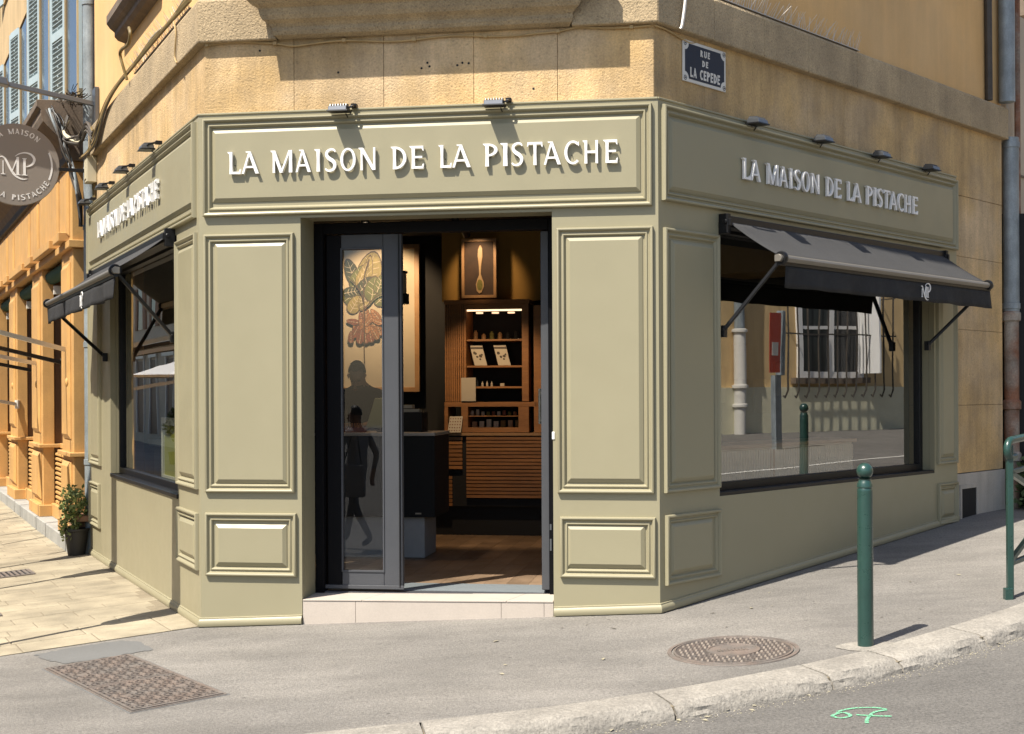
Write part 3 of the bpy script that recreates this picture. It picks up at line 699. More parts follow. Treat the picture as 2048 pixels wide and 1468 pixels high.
# string course
def band(fr, u0, u1, e0=0, e1=0):
    prof = [(SV+.01, 3.985), (.000, 3.990), (-.004, 4.0), (-.004, 4.265), (.004, 4.285), (.07, 4.315), (.16, 4.315), (.16, 3.985)]
    n = len(prof); vs = []
    for u, e in ((u0, e0), (u1, e1)):
        for v, z in prof: vs.append((u+e*v, v, z))
    mb = FMB(fr); mb.add(vs, [(i, (i+1) % n, (i+1) % n+n, i+n) for i in range(n)]+[tuple(range(n)), tuple(range(2*n-1, n-1, -1))])
    return mb.build('band_stone', M['stonerough'], cb, bevel=.004)
band('C', 0, .548, .529, 0); band('C', 2.56, WC, 0, -.541)
for a, b in ((-5.06, -4.4), (-4.397, -3.2), (-3.197, -2.1), (-2.097, -1.0)): band('L', a, b)
band('L', -.997, 0, 0, -.529)
cc = [0, .66, 1.30, 1.93, 2.69, 3.43, 4.09, 4.82, 5.70]
for a, b in zip(cc, cc[1:]): band('R', a+.0015, b-.0015, .541 if a == 0 else 0, 0)
# projecting moulded ledge of the first-floor window on the cut corner
mb = FMB('C'); prof = [(SV+.02, 3.99), (.015, 3.995), (-.02, 4.01), (-.032, 4.035), (-.032, 4.06), (-.05, 4.08), (-.085, 4.10), (-.10, 4.125), (-.11, 4.17), (-.15, 4.19), (-.18, 4.215), (-.218, 4.235), (-.218, 4.50), (.3, 4.50), (.3, 3.99)]
n = len(prof); vs = []
for sgn, u in ((-1, .56), (1, 2.545)):
    for v, z in prof: vs.append((u+sgn*min(0, v)*-1*.9 if v < 0 else u, v, z))
mb.add(vs, [(i, (i+1) % n, (i+1) % n+n, i+n) for i in range(n)]+[tuple(range(n)), tuple(range(2*n-1, n-1, -1))]); mb.build('window_ledge', M['stonerough'], cb, bevel=.003)
# stucco above
for fr, u0, u1 in (('C', *mitre('C', .065)), ('L', -5.06, mitre('L', .065)[1]), ('R', mitre('R', .065)[0], 5.66)):
    mb = FMB(fr); mb.box(u0, u1, .065, .40, 4.30, 9.5); mb.build('stucco_wall', M['stucco'], cb)
# crack line in the stucco on the right, thin recessed bead
mb = FMB('L'); prof = [(.07, 4.74), (.0, 4.76), (-.03, 4.79), (-.03, 4.83), (-.07, 4.86), (-.10, 4.90), (-.10, 4.97), (.07, 4.97)]
mb.prism(prof, -3.25, -1.55, ax='x'); mb.build('window_ledge', M['soffit'], cb, bevel=.003)
mb = FMB('L'); mb.box(-3.1, -1.7, .05, .08, 4.975, 6.6); mb.build('window_surround', M['stone'], cb)
mb = FMB('L'); mb.box(-2.95, -1.85, .047, .052, 5.0, 6.5); mb.build('window_glass', M['glassb'], cb)
mb = FMB('C'); mb.box(1.0, 2.1, .04, .075, 4.505, 6.8); mb.build('window_surround', M['stone'], cb)
mb = FMB('C'); mb.box(1.1, 2.0, .034, .042, 4.52, 6.7); mb.build('window_glass', M['glassb'], cb)
# bolt holes in the stone of the cut corner
mb = FMB('C')
for u, z in ((1.585, 3.80), (1.60, 3.775), (1.788, 3.775), (1.823, 3.79), (1.866, 3.785), (1.545, 3.765), (.97, 3.76), (.42, 3.93), (2.30, 3.60)):
    mb.lathe([(.0001, 0), (.008, 0), (.0081, .002)], 8, (u, SV-.0015, z), axis='y')
mb.build('bolt_hole', M['dark'], cb, kind='stuff')
# cellar opening in the plinth on the right
mb = FMB('R'); mb.rect(4.63, 5.02, .36, .735, [(0, 0), (0, .012), (.035, .012), (.037, -.01)], SV-.02); mb.build('vent_frame', M['plinth'], cb)
mb = FMB('R'); mb.box(4.665, 4.985, .028, .0305, .36, .70); mb.build('vent_opening', M['dark'], cb)
# inner walls so that the building is closed behind
def inner(fr, u0, u1, v, z0, z1, m, name='inner_wall'):
    q = FMB(fr); q.box(u0, u1, v, v+.04, z0, z1); return q.build(name, M[m], cb)
mb = FMB('C'); mb.prism([(-6.5, .42), (WC+6.5, .42), (WC+6.5, .46), (-6.5, .46)], 3.6, 3.64, ax='z')
mb = FMB('C'); mb.prism([(.25, .42), (2.87, .42), (6.4, 5.75), (-3.6, 5.75)], 4.0, 9.5, ax='z'); mb.build('upper_core', M['facade'], cb)
rf = FMB('C'); rf.prism([(.0, .0), (WC, .0), (6.8, 5.7), (-3.9, 5.9)], 9.5, 9.7, ax='z'); rf.build('roof', M['terra'], cb)

# shop interior
room = [(.16, .36), (WC-.16, .36), (6.1, 4.95), (-3.25, 4.95)]
it = bpy.data.objects.new('shop_floor', None); S.collection.objects.link(it); it['kind'] = 'structure'; place(it, 'C', (0, 0, 0)); BASE['shop_floor'] = ('C', (0, 0, 0))
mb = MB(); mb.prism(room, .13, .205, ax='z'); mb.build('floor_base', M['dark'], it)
rr = random.Random(3)
for i in range(24):                                       # floor boards
    u0 = -.1+i*.16
    if u0 > 3.2: break
    v = .80
    while v < 4.7:
        L_ = rr.uniform(.9, 1.6); q = MB(); q.box(max(u0, .2-.0*v)+.001, u0+.159, v+.001, min(v+L_, 4.9)-.001, .206, .216)
        if u0 < WC-.2: q.build('floor_board', M['woodfloor'], it)
        v += L_
mb = MB(); mb.prism([(.75, RV+.11), (2.38, RV+.11), (2.38, .78), (.75, .78)], .2055, .219, ax='z')
mt = tag(mb.build('door_mat', M['mat_'], fr='C', base=(1.5, .5, .206)), 'ribbed blue grey door mat just inside the shop threshold', 'mat')
mb = MB(); mb.box(D0, D1, RV+.015, RV+.115, .17, .2165); mb.build('threshold', M['grey'], st_)
sh = bpy.data.objects.new('shop_walls', None); S.collection.objects.link(sh); sh['kind'] = 'structure'; place(sh, 'C', (0, 0, 0)); BASE['shop_walls'] = ('C', (0, 0, 0))
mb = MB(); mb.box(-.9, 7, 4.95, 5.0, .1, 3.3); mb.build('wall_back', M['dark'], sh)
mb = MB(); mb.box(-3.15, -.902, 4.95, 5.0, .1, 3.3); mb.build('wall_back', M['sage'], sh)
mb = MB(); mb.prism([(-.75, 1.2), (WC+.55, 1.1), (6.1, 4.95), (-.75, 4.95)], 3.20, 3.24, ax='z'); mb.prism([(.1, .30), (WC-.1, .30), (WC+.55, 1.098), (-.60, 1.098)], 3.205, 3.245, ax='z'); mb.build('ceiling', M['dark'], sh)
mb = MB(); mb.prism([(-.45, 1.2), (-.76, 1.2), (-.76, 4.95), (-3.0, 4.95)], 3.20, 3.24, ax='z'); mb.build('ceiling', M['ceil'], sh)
mb = MB(); mb.box(-.80, -.76, 1.9, 3.2, .2, 3.2); mb.build('partition', M['sage'], sh)
# lining behind the pilasters so no light leaks through the facade
for fr, sp_ in (('L', [(-5.2, -3.79, -.1, 3.5), (-.71, -.06, -.1, 3.5), (-3.79, -.71, -.1, .83), (-3.79, -.71, 2.79, 3.5)]), ('R', [(.06, .67, -.1, 3.5), (4.09, 5.6, -.1, 3.5), (.67, 4.09, -.1, .86), (.67, 4.09, 2.79, 3.5)]), ('C', [(.05, D0-.03, -.1, 3.5), (D1+.03, WC-.05, -.1, 3.5), (D0-.03, D1+.03, 2.82, 3.5)])):
    mb = FMB(fr)
    for a, b, c, d in sp_: mb.box(a, b, .16 if fr != 'C' else .10, .20, c, d)
    mb.build('wall_lining', M['dark'], sh)

# slatted counter front along the back
def board_row(par, u0, u1, z0, z1, v, n, m='wood'):
    h = (z1-z0)/n
    for i in range(n):
        q = MB(); q.box(u0, u1, v, v+.02, z0+i*h, z0+i*h+h*.74); q.build('slat', M[m], par)
sc = thing('service_counter', 'long walnut slatted counter below the wall shelves at the back of the shop', 'counter', 'C', (1.3, 4.0, .21))
mb = MB(); mb.box(.78, 2.6, 4.03, 4.5, .50, 1.18); mb.build('body', M['dark'], sc)
mb = MB(); mb.box(.70, 2.6, 4.10, 4.5, .215, .50); mb.build('kick_board', M['dark'], sc)
mb = MB(); mb.box(.80, 2.6, 3.985, 4.5, 1.18, 1.206); mb.build('worktop', M['oak'], sc)
board_row(sc, .80, 1.055, .86, 1.175, 3.99, 8); board_row(sc, .735, .955, .505, .80, 3.99, 8); board_row(sc, 1.095, 2.3, .585, 1.175, 3.99, 17)
cab = thing('wall_cabinet', 'tall walnut wall cabinet with lit shelves standing above the slatted counter', 'cabinet', 'C', (1.3, 4.2, 1.21))
mb = MB()
for i in range(9): q = MB(); q.box(.885+i*.0205, .885+i*.0205+.015, 4.02, 4.05, 1.505, 2.47); q.build('batten', M['wood'], cab)
mb = MB(); mb.box(.88, 1.07, 4.05, 4.4, 1.50, 2.475); mb.box(1.07, 1.70, 4.38, 4.4, 1.21, 2.475); mb.build('carcase', M['dark'], cab)
mb = MB(); mb.box(.88, 1.71, 4.0, 4.4, 2.44, 2.48); mb.box(1.07, 1.095, 4.005, 4.38, 1.505, 2.44); mb.box(1.635, 1.70, 4.005, 4.38, 1.505, 2.44); mb.box(1.095, 1.635, 4.008, 4.02, 2.39, 2.44); mb.build('cabinet_frame', M['wood'], cab, bevel=.002)
for z in (2.085, 1.832, 1.632): q = MB(); q.box(1.096, 1.634, 4.03, 4.37, z, z+.018); q.build('shelf', M['wood'], cab)
mb = MB(); mb.box(.88, 1.80, 4.0, 4.4, 1.455, 1.50); mb.box(.88, .915, 4.0, 4.4, 1.21, 1.455); mb.box(1.045, 1.11, 4.0, 4.4, 1.21, 1.455); mb.box(1.60, 1.70, 4.0, 4.38, 1.21, 1.455); mb.box(1.11, 1.60, 4.0, 4.38, 1.21, 1.255); mb.box(1.11, 1.60, 4.02, 4.3, 1.36, 1.368); mb.build('lower_frame', M['wood'], cab, bevel=.002)
mb = MB(); mb.box(1.75, 2.6, 4.0, 4.4, 1.21, 2.42); mb.build('side_cupboard', M['wood'], cab)
mb = MB(); mb.box(1.10, 1.63, 4.03, 4.045, 2.372, 2.388); mb.build('light_strip', emit('warm_strip', (1, .72, .42), 1.1), cab)
for u in (1.20, 1.355, 1.51):
    q = MB(); q.lathe([(.0001, 0), (.035, 0), (.035, .015)], 14, (u, 4.16, 2.355)); q.build('downlight', emit('downlight_glow', (1, .62, .38), .8), cab)
# things on the shelves
for k, (u, lb) in enumerate(((1.115, 'sepia plant picture book leaning at left on the upper cabinet shelf'), (1.345, 'sepia plant picture book leaning at right on the upper cabinet shelf'))):
    b_ = thing('book', lb, 'book', 'C', (u, 4.06, 1.852), 'books in the wall cabinet')
    mb = MB(); sk = .055; mb.add([(u+sk, 4.05, 1.852), (u+sk+.12, 4.05, 1.852), (u+.12, 4.09, 2.05), (u, 4.09, 2.05), (u+sk, 4.065, 1.852), (u+sk+.12, 4.065, 1.852), (u+.12, 4.105, 2.05), (u, 4.105, 2.05)], [(0,3,2,1),(4,5,6,7),(0,1,5,4),(1,2,6,5),(2,3,7,6),(3,0,4,7)]); mb.build('cover', M['paper'], b_)
    mb = MB(); rr = random.Random(k+2)
    def sk_(x, t): return (u+sk*(1-t)+x, 4.0485+.04*t, 1.852+.198*t)
    for cx, t0, r0 in ((.03, .6, .018), (.045, .42, .013), (.08, .45, .016), (.07, .3, .01), (.095, .52, .011)):
        mb.add([sk_(cx+r0*math.cos(a)*rr.uniform(.7, 1.2), t0+r0*5*math.sin(a)*rr.uniform(.7, 1.2)) for a in [i*PI/4 for i in range(8)]], [tuple(range(8))])
    mb.add([sk_(.0, .90), sk_(.12, .90), sk_(.12, .80), sk_(.0, .80)], [(0, 1, 2, 3)])
    mb.build('cover_print', M['print_'], b_, rec=False)
for k, (u, h) in enumerate(((1.24, .05), (1.285, .052), (1.33, .048), (1.15, .07), (1.19, .07))):
    names = ['first', 'second', 'third']
    q = MB(); q.lathe([(.0001, 0), (.011, 0), (.011, h*.6), (.004, h*.75), (.004, h), (.0001, h)], 8, (u, 4.08, 1.651))
    tag(q.build('small_bottle', M['paper'] if k < 3 else M['glassb'], smooth=True, fr='C', base=(u, 4.08, 1.651)), 'tiny bottle in the row on the third cabinet shelf', 'bottle', 'tiny bottles on the cabinet shelf')
rr = random.Random(17)
for k in range(9):
    u = 1.135+k*.052; h = rr.uniform(.035, .06)
    q = MB(); q.lathe([(.0001, 0), (.017, 0), (.018, h*.7), (.014, h*.78), (.016, h*.8), (.016, h), (.0001, h)], 10, (u, 4.10, 1.369))
    tag(q.build('small_jar', M[rr.choice(['pist', 'nut', 'paper', 'nut2'])], smooth=True, fr='C', base=(u, 4.10, 1.369)), 'little jar on the narrow shelf of the low cabinet window', 'jar', 'little jars in the low cabinet window')
for k in range(7):
    u = 1.13+k*.07; z = 1.2555; h = rr.uniform(.05, .08); q = MB(); q.box(u, u+.045, 4.12, 4.17, z, z+h); tag(q.build('small_box', M[rr.choice(['paper', 'oak', 'nut', 'mustard'])], fr='C', base=(u, 4.12, z)), 'small gift box at the bottom of the low cabinet window', 'box', 'small gift boxes in the low cabinet')
for k in range(6):
    u = 1.15+k*.08; z = 2.104; h = rr.uniform(.06, .10); q = MB(); q.lathe([(.0001, 0), (.022, 0), (.022, h*.75), (.012, h*.85), (.012, h), (.0001, h)], 12, (u, 4.22, z)); tag(q.build('tin', M[rr.choice(['dark', 'oak', 'pist'])], smooth=True, fr='C', base=(u, 4.22, z)), 'dark tin on the top cabinet shelf under the downlights', 'tin', 'dark tins on the top cabinet shelf')
q = MB(); q.box(1.415, 1.455, 4.06, 4.065, 1.651, 1.68); tag(q.build('price_card', M['paper'], fr='C', base=(1.43, 4.06, 1.651)), 'small white price card right of the tiny bottles', 'card')
q = MB(); q.box(1.05, 1.19, 3.985, 3.99, 1.51, 1.735); tag(q.build('notice', M['paper'], fr='C', base=(1.12, 3.985, 1.51)), 'pale paper notice fixed over the lower left corner of the cabinet', 'notice')
cd = thing('sample_card', 'cream sample card with rows of dots leaning in the niche at left', 'card', 'C', (1.0, 3.95, 1.21))
mb = MB(); mb.add([(.925, 3.93, 1.212), (1.055, 3.93, 1.212), (1.065, 3.97, 1.365), (.94, 3.97, 1.365), (.925, 3.936, 1.212), (1.055, 3.936, 1.212), (1.065, 3.976, 1.365), (.94, 3.976, 1.365)], [(0,3,2,1),(4,5,6,7),(0,1,5,4),(1,2,6,5),(2,3,7,6),(3,0,4,7)]); mb.build('card_face', M['paper'], cd)
mb = MB()
for i in range(5):
    for j in range(5):
        x = .942+i*.024+j*.0022; t = (j+.6)/5.4; mb.add([(x+.006*math.cos(a), 3.9285+.04*t, 1.212+.153*t+.007*math.sin(a)) for a in [k*PI/3 for k in range(6)]], [tuple(range(6))])
mb.build('card_dots', M['nut2'], cd, rec=False, kind='stuff')
# spoon picture over the cabinet
sp_ = thing('spoon_picture', 'framed picture of a wooden spoon of chopped pistachios above the cabinet', 'picture', 'C', (1.22, 4.1, 2.50))
mb = MB(); mb.rect(1.045, 1.385, 2.50, 3.07, [(0, -.03), (0, .015), (.028, .015), (.028, -.02)], 4.06); mb.build('frame', M['oak'], sp_, bevel=.002)
mb = MB(); mb.box(1.06, 1.37, 4.07, 4.09, 2.515, 3.055); mb.build('canvas', M['picdark'], sp_)
mb = MB(); pl = [(1.222, 3.01), (1.203, 2.97), (1.20, 2.90), (1.212, 2.80), (1.214, 2.72), (1.195, 2.68), (1.182, 2.63), (1.19, 2.57), (1.215, 2.54), (1.24, 2.555), (1.262, 2.61), (1.262, 2.65), (1.245, 2.69), (1.232, 2.73), (1.236, 2.80), (1.250, 2.90), (1.250, 2.97), (1.24, 3.0)]
mb.prism(pl, 4.058, 4.069); mb.build('spoon', M['spoon'], sp_, bevel=.004)
mb = MB(); mb.add([(1.222+.028*math.cos(a), 4.056, 2.625+.055*math.sin(a)) for a in [k*PI/6 for k in range(12)]], [tuple(range(12))]); mb.build('pistachio_print', M['pist'], sp_, rec=False)
mb = MB(); mb.box(.80, 1.85, 4.30, 4.34, 2.485, 3.19); mb.build('mustard_panel', M['gold'], sh)
def spot(name, fr, u, v, z, tu, tv, tz, e, size=R(40), par=None, col=(1, .68, .38)):
    l = bpy.data.lights.new(name, 'SPOT'); l.energy = e; l.spot_size = size; l.spot_blend = .5; l.color = col; l.shadow_soft_size = .03
    o = bpy.data.objects.new(name, l); S.collection.objects.link(o); x, y = w2(fr, u, v); X, Y = w2(fr, tu, tv)
    o.location = (x, y, z); o.rotation_euler = (Vector((X, Y, tz))-Vector((x, y, z))).to_track_quat('-Z', 'Y').to_euler(); return o
def ceiling_spot(lb, u, v, tu, tv, tz, e, size):
    t = thing('ceiling_spotlight', lb, 'spotlight', 'C', (u, v, 3.2), 'spotlights on the shop ceiling')
    mb = MB(); d = (Vector((tu, tv, tz))-Vector((u, v, 3.08))).normalized(); c = Vector((u, v, 3.08))
    mb.tube([c-d*.05, c+d*.06], .035, 12); mb.tube([(u, v, 3.10), (u, v, 3.2)], .008, 6); mb.build('lamp_body', M['black'], t, smooth=True)
    mb = MB(); mb.tube([c+d*.061, c+d*.063], .03, 12); mb.build('lens', emit('lens', (1, .75, .5), 2), t)
    p = c+d*.08; spot('spot_light', 'C', p.x, p.y, p.z, tu, tv, tz, e, size)
ceiling_spot('black ceiling spotlight aimed at the spoon picture', 1.18, 3.55, 1.215, 4.08, 2.80, 12, R(62))
ceiling_spot('black ceiling spotlight aimed at the botanical painting', .10, 3.9, .06, 4.85, 2.45, 62, R(80))
ceiling_spot('black ceiling spotlight aimed at the slatted counter', 1.25, 2.7, 1.35, 4.0, .95, 70, R(62))
ceiling_spot('black ceiling spotlight aimed at the display counter', .55, 2.3, .78, 2.0, 1.0, 14, R(70))

# botanical painting
bp = thing('botanical_painting', 'large framed botanical painting of a pistachio branch behind the worker', 'painting', 'C', (.05, 4.8, 1.62))
PV = 4.86
mb = MB(); mb.rect(-.52, .45, 1.60, 3.12, [(0, -.03), (0, .02), (.05, .02), (.05, -.02)], PV); mb.build('frame', M['oak'], bp, bevel=.003)
mb = MB(); mb.box(-.50, .43, PV+.005, PV+.02, 1.62, 3.10); mb.build('paper', M['pic'], bp)
kk = [0]
def leafshape(mb, cx, cz, L_, W_, ang, m):
    ca, sa = math.cos(ang), math.sin(ang); T = lambda x, z, y: (cx+x*ca-z*sa, y, cz+x*sa+z*ca)
    for sc, mm in ((1.09, 5), (1.0, m)):
        kk[0] += 1; y = PV-.0004*kk[0]+.003; n = 16
        mb.add([T(math.cos(2*PI*i/n)*L_/2*sc, math.sin(2*PI*i/n)*W_/2*sc*(1-.25*math.cos(2*PI*i/n)), y) for i in range(n)], [tuple(range(n))], mm)
    kk[0] += 1; y = PV-.0004*kk[0]+.003; t = .0035
    mb.add([T(-L_*.45, -t, y), T(L_*.45, -t*.3, y), T(L_*.45, t*.3, y), T(-L_*.45, t, y)], [(0, 1, 2, 3)], 6)
    for q in (-.25, -.05, .15):
        for sg in (1, -1): mb.add([T(L_*q, 0, y), T(L_*q+.006, 0, y), T(L_*(q+.13)+.004, sg*W_*.36, y), T(L_*(q+.13), sg*W_*.36, y)], [(0, 1, 2, 3)], 6 if m < 3 else 5)
mb = MB()
# coordinates from the visible strip: u about -.30..+.05
def pu(px): return -.30+(px-683)*(.52-.08)/ (768-683)*.86
def pz(py): return 1.6+(786-py)/2740*14.15
for px, py, L_, W_, a, m in ((735, 538, .34, .24, 75, 1), (728, 548, .36, .10, 80, 1), (690, 545, .28, .14, 110, 2), (706, 555, .26, .14, 60, 0), (716, 550, .27, .09, 65, 1), (722, 573, .22, .13, 50, 2), (742, 580, .26, .17, 80, 0), (758, 570, .20, .11, 70, 0), (764, 598, .20, .13, 40, 0), (692, 600, .22, .16, 150, 0), (690, 585, .18, .10, 10, 2), (698, 610, .2, .13, 60, 1), (714, 607, .16, .07, 90, 1), (724, 612, .14, .07, 20, 1),
     (714, 640, .15, .06, 100, 4), (725, 628, .14, .07, 95, 3), (735, 638, .16, .07, 60, 3), (748, 632, .15, .07, 130, 3), (742, 650, .15, .07, 140, 3), (755, 660, .14, .07, 110, 3), (718, 660, .15, .07, 70, 3), (706, 650, .14, .07, 50, 3), (700, 665, .15, .07, 60, 4), (712, 675, .15, .08, 80, 4), (724, 672, .17, .09, 95, 4), (736, 672, .15, .08, 100, 4), (746, 668, .15, .07, 120, 3), (694, 645, .13, .06, 170, 4), (728, 655, .14, .07, 90, 3), (690, 676, .12, .06, 90, 4), (752, 645, .12, .06, 160, 3), (732, 645, .12, .06, 45, 3)):
    leafshape(mb, pu(px), pz(py), L_, W_, R(a), m)
mb2 = MB()
for pts in ([(723, 728), (722, 700), (723, 640), (720, 600), (705, 575), (690, 560)], [(723, 620), (745, 600), (765, 590)], [(722, 610), (722, 560), (735, 520)]):
    pl = ribbon([(pu(x), pz(y), .012) for x, y in pts], 4); n = len(pl)//2; kk[0] += 1; y = PV-.0005*kk[0]+.003; o, i = pl[:n], pl[n:][::-1]
    mb.add([(x, y, z) for x, z in o]+[(x, y, z) for x, z in i], [(j, j+1, n+j+1, n+j) for j in range(n-1)], 5)
mb.build('branch_print', [M['lf1'], M['lf2'], M['lfd'], M['nut'], M['nut2'], M['stem'], M['paper']], bp, rec=False)

# glass display counter with till
dc = thing('display_counter', 'black display counter on a white pedestal just inside the door', 'counter', 'C', (.9, 2.3, .215))
mb = MB(); mb.box(.15, 1.165, 2.2, 2.8, .56, 1.235); mb.build('counter_body', M['dark'], dc, bevel=.004)
mb = MB(); mb.box(.14, 1.172, 2.19, 2.81, 1.236, 1.262); mb.build('worktop', M['tile'], dc, bevel=.003)
mb = MB(); mb.box(.30, 1.064, 2.26, 2.72, .2165, .56); mb.build('pedestal', M['shirt'], dc, bevel=.004)
mb = MB(); mb.box(1.0, 1.05, 2.196, 2.2, .585, .597); mb.build('maker_mark', M['paper'], dc)
mo = thing('till_monitor', 'slanted till monitor on the counter in front of the worker', 'monitor', 'C', (.66, 2.35, 1.262))
mb = MB(); mb.add([(.545, 2.33, 1.30), (.80, 2.33, 1.30), (.80, 2.42, 1.55), (.60, 2.42, 1.55), (.545, 2.36, 1.30), (.80, 2.36, 1.30), (.80, 2.45, 1.55), (.60, 2.45, 1.55)], [(0,3,2,1),(4,5,6,7),(0,1,5,4),(1,2,6,5),(2,3,7,6),(3,0,4,7)]); mb.build('screen_back', M['screen'], mo, bevel=.005)
mb = MB(); mb.box(.63, .73, 2.36, 2.46, 1.262, 1.275); mb.box(.665, .695, 2.40, 2.42, 1.27, 1.40); mb.build('stand', M['black'], mo)
tr = thing('cake_tray', 'row of small confections on a tray beside the till monitor', 'tray', 'C', (.45, 2.3, 1.262))
mb = MB(); mb.box(.36, .55, 2.25, 2.34, 1.263, 1.30); mb.build('tray', M['nut2'], tr)
for i in range(8): q = MB(); q.lathe([(.0001, 0), (.009, 0), (.008, .035), (.0001, .04)], 7, (.375+i*.022, 2.28, 1.301)); q.build('confection', M['nut'], tr, smooth=True)
for k, (u, lb) in enumerate(((.87, 'pale rolled paper lying on the dark counter right of the door stile'), )):
    q = MB(); q.box(.78, .99, 2.4, 2.5, 1.43, 1.455); q.box(.78, .93, 2.4, 2.5, 1.462, 1.49); tag(q.build('box_lid', M['paper'], fr='C', base=(u, 2.4, 1.43)), 'two pale box lids stacked on the dark case right of the door stile', 'lid')
q = MB(); q.box(.76, 1.02, 2.38, 2.60, 1.263, 1.429); tag(q.build('dark_case', M['dark'], fr='C', base=(.9, 2.4, 1.263)), 'dark case carrying pale box lids on the display counter', 'case')
lt = thing('wall_lantern', 'small white and black lantern hanging beside the botanical painting', 'lantern', 'C', (.35, 3.9, 2.6))
mb = MB(); mb.box(.44, .50, 4.0, 4.06, 2.55, 2.75); mb.build('lantern_glass', M['paper'], lt); mb = MB(); mb.box(.40, .52, 3.98, 4.08, 2.45, 2.55); mb.build('lantern_base', M['black'], lt)
mb = MB(); mb.box(.43, .51, 3.99, 4.07, 2.751, 2.77); mb.bar((.47, 4.03, 2.77), (.47, 4.03, 3.2), .008, .008); mb.build('lantern_hanger', M['black'], lt)

# right window display: fluted stand, mustard bulkhead
ds = thing('display_stand', 'low fluted cream display stand with wooden top inside the right window', 'stand', 'R', (1.9, .45, .21))
mb = FMB('R'); mb.box(.86, 3.19, .33, .62, .22, 1.165); mb.build('stand_body', M['flute'], ds)
mb = FMB('R')
for i in range(64):
    if 29 <= i <= 31: continue
    u = .875+i*.0362; mb.prism([(u, .33), (u+.006, .312), (u+.019, .312), (u+.025, .33)], .25, 1.15, ax='z')
mb.build('flute', M['flute'], ds, kind='stuff')
mb = FMB('R'); mb.box(1.86, 1.95, .318, .332, .25, 1.15); mb.build('corner_post', M['oak'], ds)
mb = FMB('R'); mb.box(.84, 3.21, .29, .66, 1.166, 1.196); mb.build('stand_top', M['oak'], ds, bevel=.003)
mb = FMB('R'); n = 14
for i in range(n+1):
    a = i/n; mb.v += [(.72+a*2.2, .5, 2.36+.20*math.sin(a*PI*.55)), (.72+a*2.2, .5, 2.70), (.72+a*2.2, 1.2, 2.36+.20*math.sin(a*PI*.55)), (.72+a*2.2, 1.2, 2.70)]
for i in range(n): b4 = i*4; mb.f += [(b4, b4+4, b4+5, b4+1), (b4, b4+2, b4+6, b4+4)]; mb.m += [0, 0]
mb.build('bulkhead', M['mustard'], sh, rec=False)
for k in range(5):
    u, z = 2.0+k*.36, [2.0, 1.7, 1.9, 1.6, 1.75][k]
    q = FMB('R'); q.box(u, u+.26, 1.2, 1.22, z-.2, z+.1); tag(q.build('wall_print', M['picdark'], fr='R', base=(u, 1.2, z)), 'dark print hung inside the right window, ' + ['nearest to the shop door', 'second from the shop door', 'in the middle of the row', 'second from the far end', 'furthest from the shop door'][k], 'print', 'dark prints inside the right window')
# left window: leaning poster, pale ledge, planter
pf = thing('poster_frame', 'white framed yellow green poster leaning inside the left window', 'poster', 'L', (-1.1, .2, .86))
mb = FMB('L'); mb.rect(-2.13, -.95, .87, 1.40, [(0, -.03), (0, .01), (.06, .01), (.06, -.02)], .16); mb.build('frame', M['cream'], pf)
mb = FMB('L'); mb.box(-2.10, -.98, .165, .175, .90, 1.37); mb.build('poster_sheet', M['poster'], pf)
tb = thing('window_table', 'long white table inside the left window behind the leaning poster', 'table', 'L', (-2.6, .5, .2))
mb = FMB('L'); mb.box(-4.2, -2.0, .42, .75, 1.10, 1.15); mb.build('table_top', M['cream'], tb)
mb = FMB('L'); mb.box(-4.1, -2.1, .46, .72, .25, 1.10); mb.build('table_body', M['ceil'], tb)
tl = thing('track_light', 'black track spotlight under the pale ceiling inside the left window', 'spotlight', 'L', (-1.6, .6, 3.1))
mb = FMB('L'); mb.box(-2.6, -1.2, .62, .66, 2.72, 2.76); mb.tube([(-1.75, .64, 2.70), (-1.75, .64, 2.48)], .05, 12); mb.build('track', M['black'], tl)

